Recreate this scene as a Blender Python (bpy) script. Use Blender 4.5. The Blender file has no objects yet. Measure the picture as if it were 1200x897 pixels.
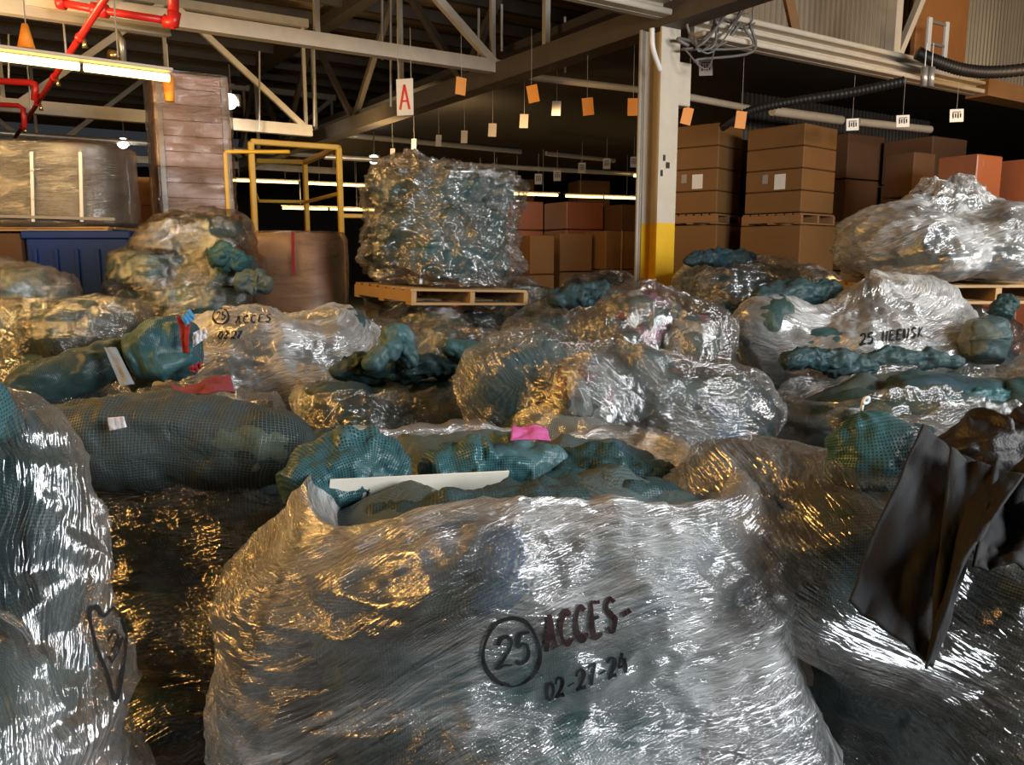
import bpy, math, random
import numpy as np
from mathutils import Vector, Matrix
from mathutils.bvhtree import BVHTree

random.seed(7)
SC = bpy.context.scene
COL = SC.collection
PI = math.pi

# ------------------------------------------------------------------ camera
F_PX, HORIZON, CAMZ = 950.0, 300.0, 1.65
PITCH = math.atan((448.5 - HORIZON) / F_PX)
cd = bpy.data.cameras.new('camera'); cam = bpy.data.objects.new('camera', cd); COL.objects.link(cam)
cam.location = (0, 0, CAMZ); cam.rotation_euler = (PI/2 - PITCH, 0, 0)
cd.sensor_width = 36.0; cd.lens = 36.0 * F_PX / 1200.0; cd.clip_start = 0.05; cd.clip_end = 200
SC.camera = cam
CP, SP = math.cos(PITCH), math.sin(PITCH)

def ray(px, py):
    xc = (px - 600) / F_PX; yc = (448.5 - py) / F_PX
    return Vector((xc, CP + yc * SP, -SP + yc * CP))
def P(px, py, Y):
    d = ray(px, py); return Vector((0, 0, CAMZ)) + d * (Y / d.y)
def PZ(px, py, z):
    d = ray(px, py); return Vector((0, 0, CAMZ)) + d * ((z - CAMZ) / d.z)

# building axes: A runs to the right and away, B runs to the left and away
AANG = math.radians(57.0)
A = Vector((math.sin(AANG), math.cos(AANG), 0)); B = Vector((-math.cos(AANG), math.sin(AANG), 0))
ROTA = math.atan2(A.y, A.x)

# ------------------------------------------------------------------ noise (numpy)
def _hash(ix, iy, iz, seed):
    h = (ix * 374761393 + iy * 668265263 + iz * 2147483647 + seed * 974634757) & 0xffffffff
    h = ((h ^ (h >> 13)) * 1274126177) & 0xffffffff
    h = (h ^ (h >> 16)) & 0xffffffff
    return h.astype(np.float64) / 4294967295.0
def vnoise(p, seed=0):
    p = np.asarray(p, float)
    i = np.floor(p).astype(np.int64); f = p - i
    u = f * f * f * (f * (f * 6 - 15) + 10)
    r = 0
    for dx in (0, 1):
        for dy in (0, 1):
            for dz in (0, 1):
                w = (u[..., 0] if dx else 1 - u[..., 0]) * (u[..., 1] if dy else 1 - u[..., 1]) * (u[..., 2] if dz else 1 - u[..., 2])
                r = r + w * _hash(i[..., 0] + dx, i[..., 1] + dy, i[..., 2] + dz, seed)
    return r * 2 - 1
def fbm(p, seed=0, oct=4, gain=.5):
    a, s, r = 1.0, 1.0, 0
    for k in range(oct):
        r = r + a * vnoise(np.asarray(p) * s, seed + k * 17); a *= gain; s *= 2.03
    return r
def ridge(p, seed=0, oct=3, gain=.55):
    a, s, r = 1.0, 1.0, 0
    for k in range(oct):
        r = r + a * (1 - np.abs(vnoise(np.asarray(p) * s, seed + k * 31)) * 2); a *= gain; s *= 2.1
    return r

# ------------------------------------------------------------------ scene tree helpers
def wloc(o):
    v = Vector((0, 0, 0))
    while o is not None:
        v += o.location; o = o.parent
    return v
def tag(o, label=None, cat=None, group=None, kind=None):
    if label: o['label'] = label
    if cat: o['category'] = cat
    if group: o['group'] = group
    if kind: o['kind'] = kind
    return o
def thing(name, label, cat, loc=(0, 0, 0), group=None, kind=None):
    o = bpy.data.objects.new(name, None); COL.objects.link(o); o.location = loc; o.empty_display_size = .1
    return tag(o, label, cat, group, kind)
def mk(name, V, F, mat, parent=None, uv=None, smooth=True):
    """one mesh object from world-space vertices"""
    V = np.asarray(V, float)
    if parent is not None: org = wloc(parent)
    else:
        lo, hi = V.min(0), V.max(0); org = Vector(((lo[0]+hi[0])/2, (lo[1]+hi[1])/2, lo[2]))
    me = bpy.data.meshes.new(name)
    Vl = V - np.array(org)
    me.from_pydata(Vl.tolist(), [], [tuple(f) for f in F])
    if smooth: me.polygons.foreach_set('use_smooth', [True] * len(me.polygons))
    if uv is not None:
        l = me.uv_layers.new(name='UVMap')
        vi = np.empty(len(me.loops), np.int32); me.loops.foreach_get('vertex_index', vi)
        l.data.foreach_set('uv', np.asarray(uv, float)[vi].ravel())
    me.update()
    if mat is not None: me.materials.append(mat)
    o = bpy.data.objects.new(name, me); COL.objects.link(o)
    if parent is not None: o.parent = parent
    else: o.location = org
    return o
def grid_faces(m, n, close=True):
    """m rows x n columns"""
    j = np.arange(n if close else n - 1); i = np.arange(m - 1)
    I, J = np.meshgrid(i, j, indexing='ij'); J2 = (J + 1) % n
    return np.stack([I*n+J, I*n+J2, (I+1)*n+J2, (I+1)*n+J], -1).reshape(-1, 4).tolist()

class MB:
    """collects boxes, bars and tubes of one part"""
    def __init__(s): s.V = []; s.F = []
    def add(s, V, F):
        b = len(s.V); s.V += [tuple(v) for v in V]; s.F += [tuple(b + i for i in f) for f in F]; return s
    def box(s, c, size, M=None, bev=0.0):
        x, y, z = size[0]/2, size[1]/2, size[2]/2
        b = min(bev, x*.45, y*.45, z*.45)
        c = Vector(c); M = M or Matrix.Identity(3)
        if b <= 0:
            V = [(-x,-y,-z),(x,-y,-z),(x,y,-z),(-x,y,-z),(-x,-y,z),(x,-y,z),(x,y,z),(-x,y,z)]
            F = [(0,3,2,1),(4,5,6,7),(0,1,5,4),(1,2,6,5),(2,3,7,6),(3,0,4,7)]
        else:
            V = []; F = []
            ring = [(-x+b,-y),(x-b,-y),(x,-y+b),(x,y-b),(x-b,y),(-x+b,y),(-x,y-b),(-x,-y+b)]
            inn = [(-x+b,-y+b),(x-b,-y+b),(x-b,-y+b),(x-b,y-b),(x-b,y-b),(-x+b,y-b),(-x+b,y-b),(-x+b,-y+b)]
            for q, zz in ((inn, -z), (ring, -z+b), (ring, z-b), (inn, z)): V += [(a[0], a[1], zz) for a in q]
            for r in range(3):
                for k in range(8): F.append((r*8+k, r*8+(k+1)%8, (r+1)*8+(k+1)%8, (r+1)*8+k))
            F.append(tuple(range(7, -1, -1))); F.append(tuple(range(24, 32)))
        return s.add([c + M @ Vector(v) for v in V], F)
    def bar(s, p, q, w, h, up=(0, 0, 1), bev=0.0):
        p, q = Vector(p), Vector(q); d = q - p; L = d.length; d.normalize()
        up = Vector(up)
        if abs(d.dot(up)) > .98: up = Vector((A.x, A.y, 0))
        sd = d.cross(up).normalized(); u = sd.cross(d).normalized()
        M = Matrix((d, sd, u)).transposed()
        return s.box((p + q) / 2, (L, w, h), M, bev)
    def tube(s, pts, r, n=10, cap=True):
        pts = [Vector(p) for p in pts]; rs = r if isinstance(r, (list, tuple)) else [r] * len(pts)
        V = []; F = []; u = None
        for i, p in enumerate(pts):
            t = (pts[min(i+1, len(pts)-1)] - pts[max(i-1, 0)])
            if t.length < 1e-9: t = Vector((0, 0, 1))
            t.normalize()
            if u is None: u = t.cross(Vector((0, 0, 1)) if abs(t.z) < .9 else Vector((1, 0, 0))).normalized()
            else: u = (u - t * u.dot(t)).normalized()
            w = t.cross(u)
            for k in range(n):
                a = 2*PI*k/n; V.append(p + (u*math.cos(a) + w*math.sin(a)) * rs[i])
        for i in range(len(pts)-1):
            for k in range(n): F.append((i*n+k, i*n+(k+1)%n, (i+1)*n+(k+1)%n, (i+1)*n+k))
        if cap: F.append(tuple(range(n-1, -1, -1))); F.append(tuple(range((len(pts)-1)*n, len(pts)*n)))
        return s.add(V, F)
    def build(s, name, mat, parent=None, smooth=False):
        return mk(name, s.V, s.F, mat, parent, None, smooth)
def auto_smooth(o, deg=40):
    me = o.data
    me.polygons.foreach_set('use_smooth', [True] * len(me.polygons))
    try: me.set_sharp_from_angle(angle=math.radians(deg))
    except Exception: pass
    return o
def rotz(a): return Matrix.Rotation(a, 3, 'Z')

# ------------------------------------------------------------------ materials
class NT:
    def __init__(s, name):
        s.m = bpy.data.materials.new(name); s.m.use_nodes = True
        s.t = s.m.node_tree; s.t.nodes.clear(); s.out = s.n('ShaderNodeOutputMaterial')
    def n(s, typ, **kw):
        nd = s.t.nodes.new(typ)
        for k, v in kw.items():
            if k.startswith('i_'):
                key = k[2:]; key = int(key) if key.isdigit() else key.replace('_', ' ')
                nd.inputs[key].default_value = v
            else: setattr(nd, k, v)
        return nd
    def l(s, a, b): s.t.links.new(a, b)
    def math(s, op, a, b=None, c=None, clamp=False):
        nd = s.n('ShaderNodeMath', operation=op); nd.use_clamp = clamp
        for i, v in enumerate((a, b, c)):
            if v is None: continue
            if isinstance(v, (int, float)): nd.inputs[i].default_value = v
            else: s.l(v, nd.inputs[i])
        return nd.outputs[0]
    def ramp(s, fac, stops, interp='LINEAR'):
        nd = s.n('ShaderNodeValToRGB'); cr = nd.color_ramp; cr.interpolation = interp
        while len(cr.elements) > 1: cr.elements.remove(cr.elements[-1])
        for i, (p, c) in enumerate(stops):
            if isinstance(c, (int, float)): c = (c, c, c)
            e = cr.elements[0] if i == 0 else cr.elements.new(p)
            e.position = p; e.color = (c[0], c[1], c[2], 1)
        s.l(fac, nd.inputs[0]); return nd.outputs[0]
    def noise(s, vec, scale, detail=3, rough=.55, dist=0):
        nd = s.n('ShaderNodeTexNoise'); nd.inputs['Scale'].default_value = scale; nd.inputs['Detail'].default_value = detail
        nd.inputs['Roughness'].default_value = rough; nd.inputs['Distortion'].default_value = dist
        if vec is not None: s.l(vec, nd.inputs['Vector'])
        return nd.outputs['Fac']
    def mapping(s, vec, scale=(1, 1, 1), rot=(0, 0, 0), loc=None):
        nd = s.n('ShaderNodeMapping'); nd.inputs['Scale'].default_value = scale; nd.inputs['Rotation'].default_value = rot
        s.l(vec, nd.inputs['Vector'])
        if loc is not None: s.l(loc, nd.inputs['Location'])
        return nd.outputs[0]
    def mixc(s, fac, a, b):
        nd = s.n('ShaderNodeMix', data_type='RGBA')
        for sock, v in ((nd.inputs[0], fac), (nd.inputs[6], a), (nd.inputs[7], b)):
            if hasattr(v, 'node'): s.l(v, sock)
            elif isinstance(v, (int, float)): sock.default_value = v
            else: sock.default_value = (*v[:3], 1)
        return nd.outputs[2]
    def bump(s, h, strength=.5, dist=.01, normal=None):
        nd = s.n('ShaderNodeBump'); nd.inputs['Strength'].default_value = strength; nd.inputs['Distance'].default_value = dist
        s.l(h, nd.inputs['Height'])
        if normal is not None: s.l(normal, nd.inputs['Normal'])
        return nd.outputs[0]
    def pbr(s, color, rough=.5, metal=0, normal=None, coat=0, spec=.5, emit=None, estr=0, sheen=0):
        b = s.n('ShaderNodeBsdfPrincipled')
        if hasattr(color, 'node'): s.l(color, b.inputs['Base Color'])
        else: b.inputs['Base Color'].default_value = (*color[:3], 1)
        if hasattr(rough, 'node'): s.l(rough, b.inputs['Roughness'])
        else: b.inputs['Roughness'].default_value = rough
        b.inputs['Metallic'].default_value = metal; b.inputs['Specular IOR Level'].default_value = spec
        b.inputs['Coat Weight'].default_value = coat; b.inputs['Coat Roughness'].default_value = .12
        b.inputs['Sheen Weight'].default_value = sheen
        if emit is not None:
            b.inputs['Emission Color'].default_value = (*emit, 1); b.inputs['Emission Strength'].default_value = estr
        if normal is not None: s.l(normal, b.inputs['Normal'])
        return b
    def done(s, shader):
        s.l(shader.outputs[0] if hasattr(shader, 'outputs') else shader, s.out.inputs['Surface']); return s.m

def plain(name, col, rough=.5, metal=0, var=.12, scale=6, bump=.0, coat=0, bscale=60):
    t = NT(name); tc = t.n('ShaderNodeTexCoord')
    nz = t.noise(tc.outputs['Object'], scale, 4, .6)
    c = t.mixc(t.math('MULTIPLY', nz, 1.0), tuple(x*(1-var*1.6) for x in col), tuple(min(1, x*(1+var)) for x in col))
    nm = t.bump(t.noise(tc.outputs['Object'], bscale, 3), bump, .01) if bump else None
    return t.done(t.pbr(c, rough, metal, nm, coat))

def net_cloth(name, palette, thread, cell=.0125, dens=.30, patch=3.2, seed=0., gloss=.38):
    """coloured clothes seen through a woven plastic net"""
    t = NT(name); tc = t.n('ShaderNodeTexCoord'); oi = t.n('ShaderNodeObjectInfo')
    off = t.n('ShaderNodeCombineXYZ')
    r = t.math('MULTIPLY', oi.outputs['Random'], 37.0)
    for k in range(3): t.l(r, off.inputs[k])
    add = t.n('ShaderNodeVectorMath', operation='ADD'); t.l(tc.outputs['Object'], add.inputs[0]); t.l(off.outputs[0], add.inputs[1])
    wob = t.n('ShaderNodeTexNoise'); wob.inputs['Scale'].default_value = 4.0; wob.inputs['Detail'].default_value = 3
    t.l(add.outputs[0], wob.inputs['Vector'])
    sc = t.n('ShaderNodeVectorMath', operation='SCALE'); t.l(wob.outputs['Color'], sc.inputs[0]); sc.inputs['Scale'].default_value = .35
    ad2 = t.n('ShaderNodeVectorMath', operation='ADD'); t.l(add.outputs[0], ad2.inputs[0]); t.l(sc.outputs[0], ad2.inputs[1])
    vo = t.n('ShaderNodeTexVoronoi'); vo.inputs['Scale'].default_value = patch; t.l(ad2.outputs[0], vo.inputs['Vector'])
    sep = t.n('ShaderNodeSeparateColor'); t.l(vo.outputs['Color'], sep.inputs[0])
    n = len(palette)
    cloth = t.ramp(sep.outputs[0], [(i / n, c) for i, c in enumerate(palette)], 'CONSTANT')
    fold = t.noise(ad2.outputs[0], 9, 4, .6, .8)
    # net threads
    uv = t.mapping(tc.outputs['UV'], (1/cell, 1/cell, 1))
    wv = t.n('ShaderNodeTexNoise'); wv.inputs['Scale'].default_value = 5; t.l(tc.outputs['UV'], wv.inputs['Vector'])
    ws = t.n('ShaderNodeVectorMath', operation='SCALE'); t.l(wv.outputs['Color'], ws.inputs[0]); ws.inputs['Scale'].default_value = 3.5
    wa = t.n('ShaderNodeVectorMath', operation='ADD'); t.l(uv, wa.inputs[0]); t.l(ws.outputs[0], wa.inputs[1])
    sx = t.n('ShaderNodeSeparateXYZ'); t.l(wa.outputs[0], sx.inputs[0])
    def tri(v): return t.math('ABSOLUTE', t.math('SUBTRACT', t.math('FRACT', v), .5))
    mx = t.math('MAXIMUM', tri(sx.outputs[0]), tri(sx.outputs[1]))
    sm = t.n('ShaderNodeMapRange', interpolation_type='SMOOTHSTEP'); t.l(mx, sm.inputs[0])
    sm.inputs[1].default_value = .5 - dens*.5 - .03; sm.inputs[2].default_value = .5 - dens*.5 + .05
    net = sm.outputs[0]
    thv = t.mixc(t.noise(tc.outputs['Object'], 3.0, 2), tuple(c*.55 for c in thread), tuple(min(1, c*1.35) for c in thread))
    col = t.mixc(net, cloth, thv)
    h = t.math('ADD', t.math('MULTIPLY', net, .16), fold)
    nm = t.bump(h, .6, .02)
    rough = t.math('ADD', t.math('MULTIPLY', net, gloss - .85), .85)
    return t.done(t.pbr(col, rough, 0, nm, 0, .5))

def film(name, angle=4, streak=.8, haze=.3, base=.12, rough=.17, su=1.6, sv=34, crumple=.1, bump=.6, tint=(.95, .95, .94), veil=.25):
    """stretch film: many clear layers, streaks of gathered plastic, gloss over the bags within"""
    t = NT(name); tc = t.n('ShaderNodeTexCoord'); oi = t.n('ShaderNodeObjectInfo')
    r = t.math('MULTIPLY', oi.outputs['Random'], 23.0)
    off = t.n('ShaderNodeCombineXYZ'); t.l(r, off.inputs[0]); t.l(r, off.inputs[1])
    # slow drift so that streaks bend
    dn0 = t.n('ShaderNodeTexNoise'); dn0.inputs['Scale'].default_value = 1.7; dn0.inputs['Detail'].default_value = 2
    t.l(tc.outputs['UV'], dn0.inputs['Vector'])
    wv = t.n('ShaderNodeVectorMath', operation='SCALE'); wv.inputs['Scale'].default_value = .11; t.l(dn0.outputs['Color'], wv.inputs[0])
    va = t.n('ShaderNodeVectorMath', operation='ADD'); t.l(tc.outputs['UV'], va.inputs[0]); t.l(wv.outputs[0], va.inputs[1])
    def streaks(deg, a, b, detail):
        q = t.mapping(t.mapping(va.outputs[0], (1, 1, 1), (0, 0, math.radians(deg))), (a, b, 1), (0, 0, 0), off.outputs[0])
        n = t.noise(q, 1, detail, .6)
        return t.math('SUBTRACT', 1.0, t.math('ABSOLUTE', t.math('MULTIPLY', t.math('SUBTRACT', n, .5), 3.4)), None, True)
    s1 = streaks(angle, su, sv, 4); s2 = streaks(angle + 17, su*1.6, sv*.55, 4); s3 = streaks(angle - 9, su*2, sv*2.6, 2)
    p1 = t.math('POWER', s1, 5.0); p2 = t.math('POWER', s2, 5.0); p3 = t.math('POWER', s3, 4.0)
    big = t.noise(t.mapping(va.outputs[0], (1, 1, 1), (0, 0, 0), off.outputs[0]), 2.1, 3, .55)
    zone = t.n('ShaderNodeMapRange'); t.l(t.noise(t.mapping(va.outputs[0], (1, 2.2, 1), (0, 0, math.radians(angle)), off.outputs[0]), 2.3, 2, .5), zone.inputs[0]); zone.inputs[1].default_value = .42; zone.inputs[2].default_value = .68
    lines = t.math('ADD', t.math('MULTIPLY', p1, .8), t.math('MULTIPLY', p2, .55)); lines = t.math('ADD', lines, t.math('MULTIPLY', p3, .75))
    lines = t.math('MULTIPLY', lines, t.math('ADD', t.math('MULTIPLY', zone.outputs[0], .85), .15))
    cru = t.noise(tc.outputs['Object'], 11, 5, .62, 1.2)
    h = t.math('ADD', t.math('MULTIPLY', lines, streak*.55), t.math('MULTIPLY', cru, crumple*2.2))
    h = t.math('ADD', h, t.math('MULTIPLY', big, .8))
    nm = t.bump(h, bump, .034)
    lw = t.n('ShaderNodeLayerWeight'); lw.inputs['Blend'].default_value = .34; t.l(nm, lw.inputs['Normal'])
    hz = t.n('ShaderNodeMapRange'); t.l(big, hz.inputs[0]); hz.inputs[1].default_value = .32; hz.inputs[2].default_value = .68
    fac = t.math('ADD', t.math('MULTIPLY', lw.outputs['Facing'], .5), base)
    fac = t.math('ADD', fac, t.math('MULTIPLY', lines, .30))
    fac = t.math('ADD', fac, t.math('MULTIPLY', hz.outputs[0], haze*.5), None, True)
    fac = t.math('MINIMUM', fac, .93)
    gl = t.n('ShaderNodeBsdfGlossy'); gl.inputs['Roughness'].default_value = rough; gl.inputs['Color'].default_value = (.95, .95, .95, 1); t.l(nm, gl.inputs['Normal'])
    df = t.n('ShaderNodeBsdfDiffuse'); df.inputs['Color'].default_value = (.8, .8, .79, 1); t.l(nm, df.inputs['Normal'])
    tl = t.n('ShaderNodeBsdfTranslucent'); tl.inputs['Color'].default_value = (.78, .78, .76, 1); t.l(nm, tl.inputs['Normal'])
    dt = t.n('ShaderNodeMixShader'); dt.inputs[0].default_value = .25; t.l(df.outputs[0], dt.inputs[1]); t.l(tl.outputs[0], dt.inputs[2])
    hf = t.math('ADD', t.math('MULTIPLY', hz.outputs[0], haze), t.math('MULTIPLY', lines, veil), None, True)
    hm = t.n('ShaderNodeMixShader'); t.l(t.math('MINIMUM', hf, .85), hm.inputs[0]); t.l(gl.outputs[0], hm.inputs[1]); t.l(dt.outputs[0], hm.inputs[2])
    tr = t.n('ShaderNodeBsdfTransparent'); tr.inputs['Color'].default_value = (*tint, 1)
    mx = t.n('ShaderNodeMixShader'); t.l(fac, mx.inputs[0]); t.l(tr.outputs[0], mx.inputs[1]); t.l(hm.outputs[0], mx.inputs[2])
    return t.done(mx)

def emitter(name, col, strength):
    t = NT(name); e = t.n('ShaderNodeEmission'); e.inputs[0].default_value = (*col, 1); e.inputs[1].default_value = strength
    return t.done(e)
def carton_mat(name, c1, c2, wrap=0.0, seam=0.0):
    t = NT(name); tc = t.n('ShaderNodeTexCoord')
    g = t.mapping(tc.outputs['Object'], (1, 1, 40))
    f = t.noise(g, 2.0, 3); b = t.noise(tc.outputs['Object'], 2.2, 4)
    c = t.mixc(t.math('ADD', t.math('MULTIPLY', f, .35), t.math('MULTIPLY', b, .65)), c1, c2)
    if wrap:
        h = t.noise(t.mapping(tc.outputs['Object'], (5, 5, 30)), 1, 5, .65)
        h2 = t.noise(t.mapping(tc.outputs['Object'], (9, 9, 14), (.3, .2, 0)), 1, 4, .6)
        nm = t.bump(t.math('ADD', h, h2), .55, .03)
        nd = t.pbr(c, .45, 0, None, wrap); nd.inputs['Coat Roughness'].default_value = .16; nd.inputs['Coat IOR'].default_value = 1.7
        t.l(nm, nd.inputs['Coat Normal'])
        return t.done(nd)
    return t.done(t.pbr(c, .7, 0, t.bump(f, .12, .004), 0, .3))

M = {}
BLK, CHAR, NAVY, OLIVE = (.012, .012, .013), (.035, .036, .038), (.012, .018, .05), (.075, .08, .045)
GREY, WHITE, RED, PINK = (.11, .115, .115), (.42, .41, .4), (.2, .02, .025), (.42, .12, .2)
BROWN, TAN, BLUE, DTEAL = (.05, .03, .02), (.17, .14, .085), (.04, .08, .2), (.010, .032, .034)
TEAL = (.055, .21, .23)
M['net_dark'] = net_cloth('net_dark_cloth', [BLK, CHAR, DTEAL, NAVY, CHAR, OLIVE, BLK, DTEAL], (.02, .075, .08), .0075, .36, 3.4)
M['net_teal'] = net_cloth('net_teal_cloth', [DTEAL, NAVY, CHAR, BLK, DTEAL, CHAR, BLK, GREY], (.036, .135, .148), .0068, .46, 3.4)
M['net_mixed'] = net_cloth('net_mixed_cloth', [CHAR, GREY, NAVY, WHITE, OLIVE, DTEAL, TAN, BLK, PINK, GREY], (.035, .13, .135), .0075, .34, 3.6)
M['net_olive'] = net_cloth('net_olive_cloth', [OLIVE, CHAR, BLK, TAN, OLIVE, BROWN, DTEAL, GREY], (.03, .08, .07), .0078, .34, 3.2)
M['net_pink'] = net_cloth('net_pink_cloth', [WHITE, PINK, GREY, WHITE, RED, GREY, DTEAL, WHITE], (.07, .15, .15), .0075, .24, 6.0)
M['net_grey'] = net_cloth('net_grey_cloth', [GREY, CHAR, WHITE, GREY, BLUE, TAN, CHAR, GREY], (.05, .12, .125), .0072, .34, 3.4)
M['film_clear'] = film('stretch_film_clear', -5, .9, .0, .06, .15, 1.4, 24, .08, .6, veil=.05)
M['film_streak'] = film('stretch_film_streaked', -10, 1.1, .36, .11, .2, .7, 48, .01, .55, veil=.5)
M['film_diag'] = film('stretch_film_diagonal', 22, 1.0, .05, .07, .16, .9, 36, .03, .65, veil=.3)
M['film_left'] = film('stretch_film_slanting', -52, 1.1, .24, .12, .17, .8, 30, .02, .6, veil=.4)
M['film_crumple'] = film('stretch_film_crumpled', 12, .9, .02, .06, .15, 1.6, 24, .22, .65, veil=.1)
M['film_white'] = film('stretch_film_white', -6, 1.0, .55, .2, .2, .9, 28, .03, .6, veil=.55)
M['film_dark'] = film('stretch_film_dark', -4, 1.0, .0, .05, .15, 1.0, 30, .06, .7, veil=.04)
M['film_far'] = film('stretch_film_far', 8, 1.1, .08, .09, .17, .8, 13, .06, .85, veil=.3)
M['net_fine'] = net_cloth('net_fine_cloth', [BLK, CHAR, BLK, DTEAL, CHAR, OLIVE, TAN, BLK, CHAR, CHAR], (.05, .095, .09), .009, .22, 2.6)
M['steel_cream'] = plain('steel_cream_paint', (.62, .55, .44), .45, 0, .14, 5)
M['steel_grey'] = plain('steel_grey_paint', (.42, .38, .31), .5, 0, .2, 5)
M['steel_dark'] = plain('steel_dark_paint', (.075, .06, .045), .55, 0, .3, 4)
M['galv'] = plain('galvanised_pipe', (.5, .49, .46), .35, .6, .15, 8)
M['cable'] = plain('grey_cable', (.16, .15, .14), .4, 0, .3, 8)
M['red_pipe'] = plain('red_pipe_paint', (.62, .025, .02), .32, 0, .15, 8)
M['brass'] = plain('brass_sprinkler', (.75, .55, .25), .25, .9, .1, 20)
M['yellow'] = plain('yellow_paint', (.82, .48, .02), .4, 0, .12, 6)
M['blue_plastic'] = plain('blue_plastic', (.0, .034, .2), .5, 0, .1, 4)
M['grey_wrap'] = carton_mat('grey_wrapped_board', (.17, .155, .14), (.26, .24, .22))
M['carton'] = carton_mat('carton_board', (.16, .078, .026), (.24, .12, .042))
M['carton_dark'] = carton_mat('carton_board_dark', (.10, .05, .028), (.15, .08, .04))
M['carton_red'] = carton_mat('carton_board_reddish', (.25, .08, .035), (.33, .11, .05), .5)
M['carton_wrap'] = carton_mat('carton_board_wrapped', (.40, .18, .07), (.52, .25, .11), .7)
M['tape'] = plain('packing_tape', (.42, .29, .15), .25, 0, .1, 6)
M['seam'] = plain('carton_seam', (.06, .035, .018), .8)
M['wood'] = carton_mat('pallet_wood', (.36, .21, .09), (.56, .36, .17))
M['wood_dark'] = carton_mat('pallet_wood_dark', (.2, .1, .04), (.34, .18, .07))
M['white_card'] = plain('white_card', (.78, .76, .72), .6, 0, .05)
M['grey_card'] = plain('grey_card', (.3, .28, .26), .6, 0, .05)
M['orange_card'] = plain('orange_card', (.85, .30, .03), .55, 0, .06)
M['ink'] = plain('black_ink', (.004, .004, .005), .9, 0, .1)
M['ink_brown'] = plain('rusty_black_ink', (.022, .006, .006), .9, 0, .2, 30)
M['red_ink'] = plain('red_ink', (.68, .015, .02), .5, 0, .05)
M['cream_board'] = plain('cream_board', (.82, .76, .64), .55, 0, .05)
M['black_cloth'] = plain('black_leatherette', (.006, .006, .0065), .8, 0, .2, 12, .2, 0, 220)
M['brown_cloth'] = plain('brown_black_leatherette', (.016, .011, .009), .5, 0, .2, 12, .3, 0, 160)
M['white_plastic'] = plain('white_plastic', (.8, .8, .78), .35, 0, .04)
M['black_rubber'] = plain('black_rubber', (.012, .011, .011), .5, 0, .1)
M['orange_board'] = plain('orange_brown_board', (.42, .17, .05), .55, 0, .15, 3)
M['red_cloth'] = plain('red_cloth', (.3, .02, .03), .8, 0, .2, 20, .3)
M['blue_cloth'] = plain('bright_blue_cloth', (.06, .32, .68), .8, 0, .1, 20, .3)
M['white_cloth'] = plain('white_cloth', (.78, .74, .74), .8, 0, .06, 20, .3)
M['pale_cloth'] = plain('pale_grey_cloth', (.22, .27, .33), .8, 0, .1, 20, .4)
M['maroon_cloth'] = plain('maroon_cloth', (.2, .035, .045), .85, 0, .2, 20, .4)
M['tube_warm'] = emitter('tube_warm_glow', (1, .62, .2), 8)
M['flood_white'] = emitter('flood_white_glow', (1, .95, .85), 22)

def floor_mat():
    t = NT('concrete_floor'); tc = t.n('ShaderNodeTexCoord')
    a = t.noise(tc.outputs['Object'], 1.2, 6, .65)
    return t.done(t.pbr(t.mixc(a, (.06, .052, .045), (.17, .155, .135)), .5, 0, t.bump(t.noise(tc.outputs['Object'], 40, 3), .1, .01)))
def deck_mat(name, c1, c2, width, ang):
    """ribbed decking: ribs as relief and board tone"""
    t = NT(name); tc = t.n('ShaderNodeTexCoord')
    v = t.mapping(tc.outputs['Object'], (1, 1, 1), (0, 0, ang))
    sx = t.n('ShaderNodeSeparateXYZ'); t.l(v, sx.inputs[0])
    fl = t.math('FLOOR', t.math('DIVIDE', sx.outputs[1], width))
    wn = t.n('ShaderNodeTexWhiteNoise', noise_dimensions='1D'); t.l(fl, wn.inputs['W'])
    fr = t.math('ABSOLUTE', t.math('SUBTRACT', t.math('FRACT', t.math('DIVIDE', sx.outputs[1], width)), .5))
    g = t.math('GREATER_THAN', fr, .46)
    c = t.mixc(t.math('ADD', t.math('MULTIPLY', wn.outputs['Value'], .6), t.math('MULTIPLY', t.noise(t.mapping(v, (1, 9, 1)), 1.5, 4), .5)), c1, c2)
    c = t.mixc(g, c, tuple(x*.3 for x in c1))
    return t.done(t.pbr(c, .75, 0, t.bump(g, -.5, .02)))
M['floor'] = floor_mat()
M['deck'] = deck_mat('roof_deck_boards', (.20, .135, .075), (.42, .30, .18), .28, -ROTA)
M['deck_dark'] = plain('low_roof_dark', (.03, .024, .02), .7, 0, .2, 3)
M['wall_dark'] = plain('far_wall_dark', (.035, .03, .026), .8, 0, .2, 1)
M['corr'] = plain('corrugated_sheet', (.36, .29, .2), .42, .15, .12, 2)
M['corr_dark'] = plain('corrugated_sheet_dark', (.05, .045, .04), .5, .1, .12, 2)

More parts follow.
